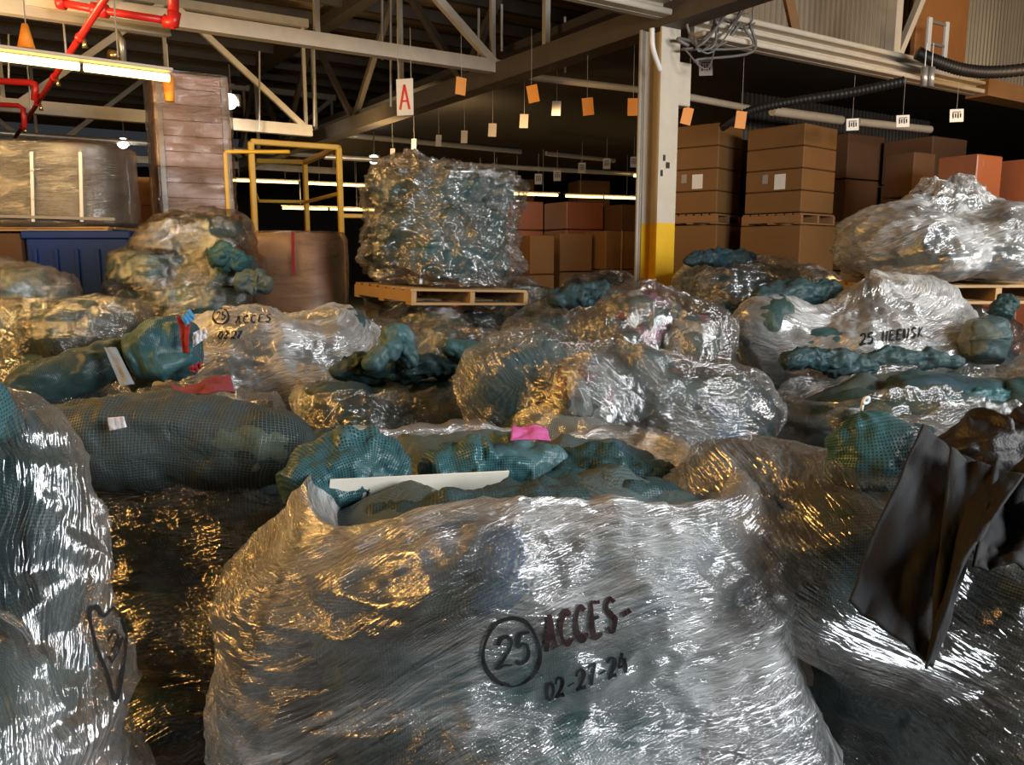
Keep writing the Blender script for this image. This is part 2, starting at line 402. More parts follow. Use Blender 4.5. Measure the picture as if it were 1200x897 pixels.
# ------------------------------------------------------------------ sacks of clothes
def catmull(pts, m):
    p = np.asarray(pts, float); k = len(p)
    q = np.vstack([2*p[0]-p[1], p, 2*p[-1]-p[-2]])
    t = np.linspace(0, k-1, m); i = np.minimum(t.astype(int), k-2); f = (t - i)[:, None]
    a, b, c, d = q[i], q[i+1], q[i+2], q[i+3]
    return .5*((2*b) + (c-a)*f + (2*a-5*b+4*c-d)*f*f + (3*b-a-3*c+d)*f**3)
def sweep_geo(pts, radii, seed=0, m=48, n=56, flat=.8, lump=.16, fold=.05, pleat=0.0, zmin=None):
    """a soft sack that follows a line of points; radii per point (metres)"""
    C = catmull([tuple(p) for p in pts], m); R = catmull([(r, 0, 0) for r in radii], m)[:, 0]
    R = np.maximum(R, .004)
    T = np.gradient(C, axis=0); T /= np.linalg.norm(T, axis=1)[:, None] + 1e-9
    U = np.zeros_like(T); W = np.zeros_like(T)
    up = np.array([0, 0, 1.]) if abs(T[0, 2]) < .9 else np.array([0, -1., 0])
    u = np.cross(T[0], up); u /= np.linalg.norm(u)
    for i in range(m):
        u = u - T[i]*np.dot(u, T[i]); u /= np.linalg.norm(u) + 1e-9
        U[i] = u; W[i] = np.cross(u, T[i])
    # round the two ends
    s = np.linspace(0, 1, m); endr = np.clip(np.minimum(s, 1-s) / .10, 0, 1); endr = np.sqrt(np.clip(1-(1-endr)**2, 0, 1))
    Re = R * np.maximum(endr, .05)
    th = np.arange(n) * 2*PI/n
    ca, sa = np.cos(th), np.sin(th)
    e = 2.5
    rr = (np.abs(ca)**e + np.abs(sa)**e) ** (-1/e)
    D = U[:, None, :]*(ca*rr)[None, :, None] + W[:, None, :]*(sa*rr*flat)[None, :, None]
    V = C[:, None, :] + D * Re[:, None, None]
    Dn = D / np.linalg.norm(D, axis=2, keepdims=True)
    rm = R.max()
    d = fbm(V * (1.1/rm), seed, 3) * lump * Re[:, None]
    arc = np.concatenate([[0], np.cumsum(np.linalg.norm(np.diff(C, axis=0), axis=1))])
    q = np.stack([np.broadcast_to(ca*.9, (m, n)), np.broadcast_to(sa*.9, (m, n)), np.broadcast_to((arc/rm*1.3)[:, None], (m, n))], -1)
    cr = ridge(q + vnoise(q*1.3, seed+5)[..., None]*.6, seed+9, 3, .42)
    d = d + np.minimum(cr, .9) * -fold * Re[:, None] * (Re/R)[:, None]
    if pleat:
        d = d + np.sin(th[None, :]*9 + 3*vnoise(q*.7, seed+3)) * pleat * Re[:, None] * (1 - np.sin(s*PI)[:, None]*.85)
    V = V + Dn * d[..., None]
    if zmin is not None: V[..., 2] = np.maximum(V[..., 2], zmin + (V[..., 2]-zmin)*.08)
    uv = np.stack([np.broadcast_to(th[None, :]*np.mean(R), (m, n)), np.broadcast_to(arc[:, None], (m, n))], -1)
    F = grid_faces(m, n); F.append(tuple(range(n-1, -1, -1))); F.append(tuple(range((m-1)*n, m*n)))
    return V.reshape(-1, 3), F, uv.reshape(-1, 2)
def soft_bag(name, pts, radii, mat, parent=None, **k):
    V, F, uv = sweep_geo(pts, radii, **k)
    return mk(name, V, F, M[mat] if isinstance(mat, str) else mat, parent, uv)
def net_bag(label, pts, radii, mat, group=None, **k):
    """a loose net sack of clothes: body, with a gathered neck"""
    pts = [Vector(p) for p in pts]
    neck = k.pop('neck', False)
    base = pts[0].copy(); base.z = min(p.z - r*.8 for p, r in zip(pts, radii))
    t = thing('net_bag', label, 'bag', base, group)
    soft_bag('bag_body', pts, radii, mat, t, **k)
    if neck:
        d = (pts[-1] - pts[-2]).normalized(); e = pts[-1] - d*.03
        up = Vector((0, 0, .55)) + d*.5
        L = max(.09, radii[0]*.45)
        soft_bag('bag_neck', [e, e + up*L*.35, e + up*L*.7, e + up*L], [L*.38, L*.17, L*.24, L*.36], mat, t, seed=11, m=20, n=40, pleat=.22, lump=.1, fold=.1)
        ring = MB(); c = e + up*L*.36
        a = up.normalized(); u = a.cross(Vector((1, 0, 0))).normalized(); w = a.cross(u)
        ring.tube([c + (u*math.cos(2*PI*i/16) + w*math.sin(2*PI*i/16))*L*.19 for i in range(17)], L*.03, 6)
        ring.build('bag_tie', M['white_plastic'], t, True)
    return t

# a small library of sack shapes shared by the wrapped loads
LIB = []
for q in range(7):
    rs = random.Random(q)
    V, F, uv = sweep_geo([(-.34, 0, 0), (-.12, rs.uniform(-.03, .03), .01), (.12, rs.uniform(-.03, .03), 0), (.36, 0, 0)],
                         [.17, .235, .225, .13], seed=q*13+1, m=30, n=40, flat=.82, lump=.2, fold=.085, pleat=.05)
    me = bpy.data.meshes.new('sack'); me.from_pydata(V.tolist(), [], [tuple(f) for f in F])
    me.polygons.foreach_set('use_smooth', [True]*len(me.polygons))
    l = me.uv_layers.new(name='UVMap'); vi = np.empty(len(me.loops), np.int32); me.loops.foreach_get('vertex_index', vi)
    l.data.foreach_set('uv', uv[vi].ravel()); me.materials.append(M['net_dark']); me.update()
    LIB.append(me)
LIBM = {}
def lib(q, mat):
    key = (q, mat)
    if key not in LIBM:
        me = LIB[q].copy(); me.materials[0] = M[mat]; LIBM[key] = me
    return LIBM[key]
SACK_R = np.array([.38, .25, .21])            # half extents of a library sack

FILMS = {}                                     # label key -> (BVH in world space)
def relax(r, hard, it=30):
    for _ in range(it):
        a = (np.roll(r, 1, 1) + np.roll(r, -1, 1)) * .25
        up = np.vstack([r[:1], r[:-1]]); dn = np.vstack([r[1:], r[-1:]])
        a = a + (up + dn) * .25
        r = np.maximum(hard, a)
    return r

def load(key, label, c, size, rot=0., z0=0., seed=1, filmmat='film_clear', mats=('net_dark', 'net_teal'), e=4.0, rim=None, rimn=.03,
         nth=120, nph=64, taper=0., nbags=10, core=True, extra=(), wrinkle=.018, streak=10., lump=.035, group='film wrapped loads', cat='wrapped load',
         peaks=(), bulge=.05, botcut=-62., slack=.86, topbags=True, filmname='stretch_film', shear=(0, 0), low=.15, swells=()):
    """bags stacked on each other and bound with stretch film; rim = share of the height where the film ends (None: closed over the top)"""
    w, d, h = size; hw, hd = w/2, d/2
    rnd = random.Random(seed)
    c = Vector((c[0], c[1], z0))
    root = thing('wrapped_load', label, cat, c, group)
    hc = h * .52
    Rz = np.array([[math.cos(rot), -math.sin(rot), 0], [math.sin(rot), math.cos(rot), 0], [0, 0, 1]])
    # --- sacks
    bags = []
    tiers = max(2, int(round(h / .36)))
    per = max(3, nbags // tiers)
    for ti in range(tiers):
        zc = (ti + .5) * h / tiers
        if zc < low * h: continue
        tp = 1 - taper * (zc / h)
        off = rnd.uniform(0, 2*PI)
        for k in range(per):
            th = off + 2*PI*k/per + rnd.uniform(-.25, .25)
            ex = 3.0
            R = ((abs(math.cos(th))/hw)**ex + (abs(math.sin(th))/hd)**ex) ** (-1/ex) * tp
            s = np.array([rnd.uniform(.85, 1.15), rnd.uniform(.85, 1.15), rnd.uniform(.8, 1.1)]) * min(1.15, max(.62, min(w, d) / 1.05))
            sc = SACK_R * s
            yaw = th + PI/2 + rnd.uniform(-.35, .35)
            rr = max(0.02, R - sc[1]*.98)
            pos = np.array([math.cos(th)*rr, math.sin(th)*rr, zc])
            pos[2] = max(min(pos[2], h - sc[2]*.75), sc[2]*1.12)
            bags.append((pos, s, (rnd.uniform(-.2, .2), rnd.uniform(-.2, .2), yaw), rnd.randrange(7), rnd.choice(mats)))
    if topbags:
        for k in range(max(2, per // 2)):
            s = np.array([rnd.uniform(.85, 1.1)]*3) * min(1.1, max(.6, min(w, d) / 1.1))
            pos = np.array([rnd.uniform(-.35, .35)*hw*(1-taper), rnd.uniform(-.35, .35)*hd*(1-taper), h - .2*s[2]])
            bags.append((pos, s, (rnd.uniform(-.25, .25), rnd.uniform(-.25, .25), rnd.uniform(0, PI)), rnd.randrange(7), rnd.choice(mats)))
    for (wp, s, yaw, mt) in extra:              # world position, size factors, yaw
        lp = Rz.T @ np.array(Vector(wp) - c)
        bags.append((lp, np.array(s) if hasattr(s, '__len__') else np.array([s]*3), (rnd.uniform(-.1, .1), rnd.uniform(-.1, .1), yaw - rot), rnd.randrange(7), mt))
    # --- film: rays from an inner point, pulled taut over the sacks
    th = np.arange(nth) * 2*PI/nth
    if rim is None: phe = np.full(nth, math.radians(89.0))
    else:
        Rt = ((np.abs(np.cos(th))/hw)**e + (np.abs(np.sin(th))/hd)**e) ** (-1/e) * .97
        zr = rim + rimn * fbm(np.stack([np.cos(th)*1.7, np.sin(th)*1.7, th*0+seed], -1), seed, 3)
        for (pt, pw, pa) in peaks:
            dd = (th - math.radians(pt) + PI) % (2*PI) - PI
            zr = zr + pa * np.exp(-(dd/math.radians(pw))**2)
        phe = np.arctan2(zr*h - hc, Rt)
    t = np.linspace(0, 1, nph)[:, None]
    ph = math.radians(botcut) + (phe[None, :] - math.radians(botcut)) * t
    D = np.stack([np.cos(ph)*np.cos(th)[None, :], np.cos(ph)*np.sin(th)[None, :], np.sin(ph)], -1)
    hz = np.where(D[..., 2] > 0, (h - hc) * (1.0 if rim is None else 1.3), hc)
    sup = ((np.abs(D[..., 0])/hw)**e + (np.abs(D[..., 1])/hd)**e + (np.abs(D[..., 2])/hz)**e) ** (-1/e)
    hard = sup * slack
    o0 = np.array([0, 0, hc])
    for (pos, s, rt, q, mt) in bags:
        Rm = np.array(Matrix.Rotation(rt[2], 3, 'Z') @ Matrix.Rotation(rt[1], 3, 'Y') @ Matrix.Rotation(rt[0], 3, 'X'))
        inv = np.diag(1/(SACK_R*s*1.13)) @ Rm.T
        oo = inv @ (o0 - pos); dd = D @ inv.T
        a = (dd*dd).sum(-1); b = 2*(dd @ oo); cc = oo @ oo - 1
        disc = b*b - 4*a*cc
        r = np.where(disc > 0, (-b + np.sqrt(np.maximum(disc, 0))) / (2*a), 0)
        hard = np.maximum(hard, r)
    hard = np.minimum(hard, sup*2.0 + .1)
    r = relax(hard.copy(), hard, 40 if nth <= 160 else 90)
    r = r + .012
    V = D * r[..., None] + o0
    zt = np.clip(V[..., 2] / h, 0, 1.4)
    if taper: V[..., :2] *= (1 - taper * zt * .0)[..., None]
    rad = math.hypot(hw, hd)
    arc = np.concatenate([np.zeros((1, nth)), np.cumsum(np.linalg.norm(np.diff(D * sup[..., None], axis=0), axis=2), axis=0)], 0)
    arc = np.maximum(arc.mean(1, keepdims=True)*.5, 0) + arc*.5
    uu = np.broadcast_to(th[None, :] * rad, (nph, nth))
    Vn = fbm(V * 2.6 + seed, seed+3, 3) * lump
    # folds: long gathers that run round the load and slanting pull lines
    ang = rnd.uniform(-.12, .12)
    su = np.stack([np.cos(th)[None, :]*1.3 + 0*V[..., 2], np.sin(th)[None, :]*1.3 + 0*V[..., 2], (V[..., 2] + ang*uu*0 + .06*np.sin(th*2+seed)[None, :]) * streak], -1)
    Vs = (ridge(su, seed+7, 4, .62) - .6) * wrinkle
    sl = np.stack([V[..., 0]*3 + V[..., 2]*2.2, V[..., 1]*3 + V[..., 2]*2.2, V[..., 2]*2 - V[..., 0]*3], -1)
    Vs = Vs + (ridge(sl*1.3, seed+19, 3) - .6) * wrinkle * 1.3
    bl = bulge * np.sin(np.clip(V[..., 2]/h, 0, 1) * PI)
    V = V + D * (np.maximum(Vn, -.01) + Vs + bl)[..., None]
    for (sd, sw, sz, szw, sa) in swells:         # where the contents sag outward: direction, spread, height share, spread, metres
        dd = (th - math.radians(sd) + PI) % (2*PI) - PI
        gg = sa * np.exp(-(dd/math.radians(sw))**2)[None, :] * np.exp(-((V[..., 2]/h - sz)/szw)**2)
        V[..., 0] += np.cos(math.radians(sd)) * gg; V[..., 1] += np.sin(math.radians(sd)) * gg
    if rim is not None:                          # the loose edge turns inward and hangs
        e1 = V[-1].copy(); ce = np.array([0, 0, 0.]); hor = e1.copy(); hor[:, 2] = 0
        rows = []
        for k, (fi, dz) in enumerate(((.965, .012), (.92, .004), (.87, -.03), (.83, -.07))):
            q = e1.copy(); q[:, :2] *= fi; q[:, 2] += dz + .012*fbm(np.stack([np.cos(th)*4, np.sin(th)*4, th*0+k*.3], -1), seed+k, 2)
            rows.append(q)
        V = np.concatenate([V, np.stack(rows)], 0)
        ar = arc[-1:] + np.array([.03, .07, .11, .16])[:, None]
        arc = np.concatenate([arc, ar], 0); uu = np.broadcast_to(th[None, :]*rad, V.shape[:2])
    V[..., 0] += shear[0] * np.clip(V[..., 2] / h, 0, 2); V[..., 1] += shear[1] * np.clip(V[..., 2] / h, 0, 2)
    V[..., 2] = np.maximum(V[..., 2], .01); V[0, :, 2] = .005
    W = V.reshape(-1, 3) @ Rz.T + np.array(c)
    uv = np.stack([uu, arc], -1).reshape(-1, 2)
    F = grid_faces(V.shape[0], nth)
    if rim is None: F.append(tuple(range((V.shape[0]-1)*nth, V.shape[0]*nth)))
    fo = mk(filmname, W, F, M[filmmat], root, uv)
    FILMS[key] = (BVHTree.FromPolygons(W.tolist(), F), fo)
    # --- the sacks themselves
    for (pos, s, rt, q, mt) in bags:
        o = bpy.data.objects.new('net_bag', lib(q, mt)); COL.objects.link(o); o.parent = root
        sh = np.array([shear[0], shear[1], 0]) * min(1.2, pos[2]/h)
        o.location = Rz @ (pos + sh); o.rotation_euler = (rt[0], rt[1], rt[2] + rot); o.scale = tuple(s)
    if core:
        m2, n2 = 26, 40
        t2 = np.arange(n2)*2*PI/n2; p2 = np.radians(np.linspace(-80, 86, m2))
        D2 = np.stack([np.cos(p2)[:, None]*np.cos(t2), np.cos(p2)[:, None]*np.sin(t2), np.sin(p2)[:, None]+0*t2], -1)
        hz2 = np.where(D2[..., 2] > 0, h-hc, hc)
        s2 = ((np.abs(D2[..., 0])/hw)**3.4 + (np.abs(D2[..., 1])/hd)**3.4 + (np.abs(D2[..., 2])/hz2)**3.4) ** (-1/3.4) * .84
        V2 = D2*s2[..., None]; V2 = V2 * (1 + .1*fbm(V2*4, seed+40, 3))[..., None] + o0
        V2[..., 0] += shear[0]*np.clip(V2[..., 2]/h, 0, 2); V2[..., 1] += shear[1]*np.clip(V2[..., 2]/h, 0, 2)
        W2 = V2.reshape(-1, 3) @ Rz.T + np.array(c)
        uv2 = np.stack([np.broadcast_to(t2*rad*.8, (m2, n2)), np.broadcast_to((p2*h*.6)[:, None], (m2, n2))], -1).reshape(-1, 2)
        F2 = grid_faces(m2, n2); F2.append(tuple(range(n2-1, -1, -1))); F2.append(tuple(range((m2-1)*n2, m2*n2)))
        mk('packed_clothes', W2, F2, M[mats[0]], root, uv2)
    return root

# ------------------------------------------------------------------ marker writing on the film
GLYPH = {
 '2': [[(0, .75), (.15, .95), (.5, 1), (.8, .82), (.75, .55), (.3, .2), (0, 0), (.5, .06), (.95, .02)]],
 '5': [[(.85, 1), (.25, .97), (.15, .55), (.55, .62), (.85, .4), (.75, .1), (.35, 0), (.05, .12)]],
 '0': [[(.45, 1), (.1, .7), (.08, .3), (.4, 0), (.8, .25), (.85, .7), (.45, 1)]],
 '4': [[(.6, 1), (.05, .38), (.95, .42)], [(.75, .75), (.68, 0)]],
 '7': [[(.05, .92), (.9, 1), (.5, .45), (.3, 0)]],
 'A': [[(0, 0), (.3, .55), (.45, 1), (.62, .5), (.8, 0)], [(.12, .35), (.75, .38)]],
 'C': [[(.85, .85), (.5, 1), (.12, .7), (.1, .3), (.45, 0), (.85, .15)]],
 'E': [[(.2, 1), (.15, .5), (.2, 0), (.85, .05)], [(.2, 1), (.9, .98)], [(.18, .52), (.7, .55)]],
 'S': [[(.85, .85), (.5, 1), (.15, .75), (.5, .52), (.8, .3), (.5, 0), (.1, .15)]],
 '-': [[(.1, .42), (.85, .5)]], '.': [[(.2, .0), (.3, .08)]], ' ': [],
 'x': [[(0, 0), (.9, 1)], [(.05, .95), (.85, .05)]], 'H': [[(.1, 0), (.15, 1)], [(.8, 0), (.85, 1)], [(.12, .5), (.82, .52)]],
 'U': [[(.1, 1), (.12, .3), (.4, 0), (.75, .25), (.82, 1)]], 'K': [[(.1, 0), (.15, 1)], [(.8, 1), (.2, .45), (.85, 0)]],
 'D': [[(.12, 0), (.15, 1), (.7, .8), (.8, .35), (.12, 0)]],
}
def text_strokes(txt, x, y, cw, ch, slope=0., slant=.15, gap=.25):
    out = []
    ca, sa = math.cos(slope), math.sin(slope)
    for ch_ in txt:
        for st in GLYPH.get(ch_, []):
            out.append([(x + (q[0]*cw + q[1]*ch*slant)*ca + q[1]*ch*sa, y + (q[0]*cw)*sa - q[1]*ch*ca) for q in st])
        adv = cw*(1+gap) * (.45 if ch_ == '.' else 1)
        x += adv*ca; y += adv*sa
    return out
def marking(key, strokes, width, mat='ink', name='marker_writing', label=None):
    """strokes of a felt marker laid on a load's film (found by sight line, then kept on the surface)"""
    bvh, root = FILMS[key]
    V = []; F = []
    org = Vector((0, 0, CAMZ))
    for st in strokes:
        q = catmull([(a, b, 0) for a, b in st], max(6, len(st)*7)) if len(st) > 2 else np.array([(st[0][0]+(st[1][0]-st[0][0])*t, st[0][1]+(st[1][1]-st[0][1])*t, 0) for t in np.linspace(0, 1, 6)])
        pts = []
        for a in q:
            d = ray(a[0], a[1]).normalized(); hit = bvh.ray_cast(org, d)
            if hit[0] is not None:
                n = hit[1] if hit[1].dot(d) < 0 else -hit[1]
                pts.append((hit[0] + n*.004, n))
        if len(pts) < 2: continue
        b = len(V)
        for i, (p, n) in enumerate(pts):
            t = (pts[min(i+1, len(pts)-1)][0] - pts[max(i-1, 0)][0]).normalized()
            s = t.cross(n).normalized(); w = width * (.85 + .25*math.sin(i*.17 + b))
            V += [tuple(p + s*w*.5), tuple(p - s*w*.5)]
        for i in range(len(pts)-1): F.append((b+2*i, b+2*i+1, b+2*i+3, b+2*i+2))
    if not V: return None
    o = mk(name, V, F, M[mat], root, None, False)
    if label: o['label'] = label
    return o
def circle_px(cx, cy, rx, ry, wob=.04):
    return [(cx + rx*math.cos(a)*(1+wob*math.sin(3*a)), cy + ry*math.sin(a)) for a in np.linspace(-1.9, 4.5, 18)]

# ================================================================== THE HALL
def struct(o, label=None):
    o['kind'] = 'structure'
    if label: o['label'] = label
    return o
C0 = P(772, 200, 8.5); C0.z = 0              # the yellow-footed column
BZ = 3.86                                     # underside of the roof beams
def AB(a, b, z=0): return C0 + A*a + B*b + Vector((0, 0, z))

struct(MB().box((0, 16, -.05), (70, 60, .1)).build('floor', M['floor']))
# high roof over the left part, boards running along A
g = MB(); g.box(AB(-4, 6, 6.35), (60, 44, .12), rotz(ROTA)); struct(g.build('ceiling', M['deck']))
g = MB()
for k in range(-8, 16): g.bar(AB(-34, k*1.35, 6.12), AB(10, k*1.35, 6.12), .10, .22)
struct(g.build('ceiling_purlins', M['steel_dark']))
# low dark roof right of the column line
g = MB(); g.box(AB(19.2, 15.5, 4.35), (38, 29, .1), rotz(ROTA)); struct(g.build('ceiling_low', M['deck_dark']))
def corrugated(name, p, q, z0, z1, mat, pitch=.11, amp=.03):
    L = (q-p).length; n = int(L/pitch)*6; d = (q-p).normalized(); nr = Vector((d.y, -d.x, 0))
    V = []; F = []
    for i in range(n+1):
        s = i/n*L; o = amp*max(-.6, min(.6, math.sin(s/pitch*2*PI)*1.1))/.6
        b = p + d*s + nr*o
        V += [(b.x, b.y, z0), (b.x, b.y, z1)]
    for i in range(n): F.append((2*i, 2*i+2, 2*i+3, 2*i+1))
    return struct(mk(name, V, F, mat, None, None, True))
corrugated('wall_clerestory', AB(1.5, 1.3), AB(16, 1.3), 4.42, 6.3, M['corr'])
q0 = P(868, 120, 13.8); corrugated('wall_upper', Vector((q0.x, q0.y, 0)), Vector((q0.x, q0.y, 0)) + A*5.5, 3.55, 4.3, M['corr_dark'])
struct(MB().box((0, 46, 3.2), (80, .3, 6.6)).build('wall_back', M['wall_dark']))
struct(MB().box((-26, 18, 3.2), (.3, 56, 6.6)).build('wall_left', M['wall_dark']))
struct(MB().box((26, 18, 3.2), (.3, 56, 6.6)).build('wall_right', M['wall_dark']))

# ------------------------------------------------------------------ column
def column():
    t = thing('steel_column', 'cream steel column with a yellow painted foot behind the wrapped loads', 'column', C0, None, 'structure')
    R = rotz(ROTA)
    for z0, z1, m, nm in ((0, 1.98, 'yellow', 'painted_foot'), (1.98, BZ + .25, 'steel_cream', 'shaft')):
        g = MB(); h = z1-z0; zc = (z0+z1)/2
        for b in (-.115, .115): g.box(AB(0, b, zc), (.25, .022, h), R)
        g.box(AB(0, 0, zc), (.016, .21, h), R)
        g.build(nm, M[m], t)
    g = MB()
    for z, y, w in ((2.55, .03, .05), (2.62, -.02, .03), (2.47, -.05, .03)): g.box(AB(-.03+y, -.128, z), (w, .004, .06), R)
    g.build('chipped_paint', M['black_rubber'], t)
    g = MB(); g.box(AB(.22, -.02, 3.36), (.2, .16, .42), R, .01); o = g.build('junction_box', M['steel_cream'], t)
    g = MB()
    for k, (x, r) in enumerate(((-.19, .02), (-.155, .012))): g.tube([AB(x, .1, .1), AB(x, .1, BZ)], r, 10)
    g.build('conduit', M['steel_grey'], t, True)
    return t
column()
# wiring bundle at the column head
g = MB()
rw = random.Random(3)
for k in range(12):
    p0 = AB(rw.uniform(0, .3), -.30 + rw.uniform(-.05, .05), rw.uniform(3.5, 3.95)); p3 = AB(rw.uniform(.4, 1.0), -.32+rw.uniform(-.05, .05), rw.uniform(3.95, 4.25))
    p1 = p0 + Vector((rw.uniform(-.1, .25), 0, rw.uniform(-.35, .15))); p2 = p3 + Vector((rw.uniform(-.3, .1), 0, rw.uniform(-.3, .1)))
    g.tube(catmull([p0, p1, p2, p3], 16).tolist(), rw.uniform(.008, .018), 6)
tag(g.build('cable_bundle', M['cable'], None, True), 'tangle of grey cables hooked over the column head', 'cables', None, 'thing')
g = MB(); g.tube(catmull([AB(-.36, -.24, 3.78), AB(-.34, -.24, 3.6), AB(-.2, -.2, 3.42)], 20).tolist(), .025, 8)
tag(g.build('hanging_conduit', M['white_plastic'], None, True), 'short white curved conduit left of the column head', 'conduit')

# ------------------------------------------------------------------ beams
def channel_beam(name, p, q, h, w, mat, label):
    t = thing(name, label, 'beam', p, None, 'structure')
    g = MB()
    d = (q-p).normalized(); nr = Vector((d.y, -d.x, 0))
    g.bar(p + Vector((0, 0, h*.5)), q + Vector((0, 0, h*.5)), w*.35, h)
    g.build('web', M[mat], t)
    for nm, z in (('lower_flange', .03), ('middle_rib', h*.5), ('upper_flange', h-.03)):
        g = MB(); c = nr*(w*.25) + Vector((0, 0, z)); g.bar(p + c, q + c, w, .055 if nm != 'middle_rib' else .04, bev=.01); g.build(nm, M[mat], t)
    return t
channel_beam('roof_beam', AB(.3, -.1, 3.80), AB(5.6, -.1, 3.80), .27, .22, 'steel_cream', 'cream ribbed steel beam running right from the column head')
channel_beam('roof_beam', AB(-14, -.1, 3.93), AB(-.1, -.1, 3.93), .30, .22, 'steel_cream', 'cream ribbed steel beam running left from the column head out of frame')
struct(MB().bar(AB(5.7, -.1, 3.9), AB(15, -.1, 3.9), .3, .22).build('roof_beam', M['wood_dark']), 'brown timber beam continuing right of the cream beam')
# dark girders along B
for a, n in ((0, 'girder over the column'), (-10.6, 'girder above the red pipe')):
    t = thing('roof_girder', 'dark steel lattice ' + n, 'girder', AB(a, 4, BZ), None, 'structure')
    for nm, z, hh in (('bottom_chord', BZ + .12, .24), ('top_chord', 6.0, .2)):
        MB().bar(AB(a, -9, z), AB(a, 24, z), .3 if a else .26, hh).build(nm, M['steel_dark'], t)
    g = MB()
    k = 0
    for b in range(-8, 23, 2):
        z = (BZ+.2, 5.95) if k % 2 == 0 else (5.95, BZ+.2); k += 1
        MB().bar(AB(a, b, z[0]), AB(a, b+2, z[1]), .09, .09).build('diagonal', M['steel_dark'], t)
        if k % 2: MB().bar(AB(a, b+2, BZ+.2), AB(a, b+2, 5.95), .07, .07).build('post', M['steel_grey'], t)
# cream trusses along A, left of the column line
def truss(b, a0, a1, z, mat, label, h=2.0, chord=.17, first=0):
    t = thing('roof_truss', label, 'truss', AB(a0, b, z), None, 'structure')
    MB().bar(AB(a0, b, z+chord/2), AB(a1, b, z+chord/2), .14, chord).build('bottom_chord', M[mat], t)
    MB().bar(AB(a0, b, z+h), AB(a1, b, z+h), .14, .14).build('top_chord', M['steel_grey'], t)
    L = a1 - a0; n = max(2, round(L/2.5)); k = first
    for i in range(n):
        x0 = a0 + L*i/n; x1 = a0 + L*(i+1)/n
        p, q = (z+.1, z+h) if (i+k) % 2 == 0 else (z+h, z+.1)
        MB().bar(AB(x0+.05, b, p), AB(x1-.05, b, q), .08, .10).build('diagonal', M[mat], t)
        MB().bar(AB(x1-.1, b, z+.1), AB(x1-.1, b, z+h), .06, .06).build('post', M['steel_grey'], t)
    return t
T1e = PZ(585, 84, BZ+.15); q = T1e - C0; b1, a1 = q.dot(B), q.dot(A)
truss(b1, a1 - 7.0, a1, BZ+.12, 'steel_cream', 'nearest cream lattice truss crossing the upper left roof', 1.9, .16, 1)
T2e = PZ(365, 157, BZ+.05); q = T2e - C0; b2, a2 = q.dot(B), q.dot(A)
truss(b2, a2 - 9.6, a2, BZ+.0, 'steel_cream', 'second cream lattice truss behind the tall brown carton stack', 2.0, .2, 0)
truss(b2 + 6.5, a2 - 11, a2 + 3, BZ, 'steel_grey', 'farthest grey lattice truss deep in the hall', 2.0, .16, 1)
# posts and braces above the right beam
MB_ = MB().bar(AB(3.7, -.1, 4.05), AB(3.7, -.1, 6.2), .13, .13); struct(MB_.build('roof_post', M['steel_cream']), 'cream upright standing on the right beam')
struct(MB().bar(AB(3.8, -.1, 4.05), AB(4.9, -.1, 6.0), .08, .08).build('roof_brace', M['steel_cream']), 'slanting cream brace beside the upright')
struct(MB().bar(AB(1.9, -.1, 4.05), AB(1.45, .2, 6.0), .09, .09).build('roof_brace', M['wood_dark']), 'slanting brown brace above the right beam')
tag(MB().box(AB(6.4, .9, 5.2), (1.35, .08, 1.9), rotz(ROTA), .01).build('orange_panel', M['orange_board']), 'orange brown board high on the corrugated wall', 'board', None, 'thing')
# ladder end
t = thing('ladder', 'short white ladder end standing above the right beam', 'ladder', AB(5.4, .35, 4.15))
for x in (5.2, 5.62): MB().bar(AB(x, .35, 4.1), AB(x, .35, 4.85), .05, .08, bev=.01).build('rail', M['white_plastic'], t)
for z in (4.25, 4.52, 4.8): MB().bar(AB(5.2, .35, z), AB(5.62, .35, z), .035, .035).build('rung', M['galv'], t)
# ribbed hose hanging along the low roof and along the beam
def hose(pts, r, label, n=150):
    C = catmull(pts, n); rs = [r*(1+.12*math.sin(i*2.1)) for i in range(n)]
    g = MB(); g.tube(C.tolist(), rs, 10); return tag(g.build('hanging_hose', M['black_rubber'], None, True), label, 'hose')
hose([P(1060, 95, 9.2), P(1000, 108, 9.4), P(935, 118, 9.6), P(880, 130, 9.8), P(845, 150, 10)], .05, 'black ribbed hose sagging under the right beam')
hose([P(1075, 62, 10.0), P(1092, 70, 10.0), P(1130, 82, 10.0), P(1175, 84, 10.0), P(1260, 74, 10.0)], .07, 'black ribbed hose hanging before the corrugated wall')
t = thing('hose_clamp', 'shiny steel clamp joining the hoses at the beam end', 'clamp', P(1087, 95, 9.3))
for k in (-1, 1):
    g = MB(); c = P(1087+k*4, 90, 9.3); g.tube([c + Vector((0, 0, .1)), c - Vector((0, 0, .1))], .035, 12); g.build('sleeve', M['galv'], t, True); MB().tube([c + Vector((0, 0, .1)), c + Vector((0, 0, .35))], .006, 5).build('hanger_wire', M['galv'], t)

# ------------------------------------------------------------------ pipes
def pipe(name, pts, r, mat, label, cat='pipe', fit=()):
    g = MB(); g.tube(pts, r, 12); o = g.build(name, M[mat], None, True); tag(o, label, cat, None, 'structure'); auto_smooth(o)
    return o
zr = 3.7
rp0, rp1 = PZ(20, 158, zr), PZ(118, 6, zr)
dB = (rp1-rp0).normalized()
t = thing('sprinkler_main', 'dull red sprinkler pipe running under the left girder', 'pipe', rp0, None, 'thing')
MB().tube([rp0 - dB*3, rp1 + dB*2], .03, 12).build('pipe_run', M['red_pipe'], t, True)
for s in (.12, .4, .62, .86):
    c = rp0.lerp(rp1, s)
    MB().tube([c - dB*.05, c + dB*.05], .042, 12).build('coupling', M['red_pipe'], t, True)
    g = MB(); g.tube([c + Vector((.06, -.03, -.02)), c + Vector((.06, -.03, -.1))], [.012, .03], 8); g.build('sprinkler_head', M['brass'], t, True)
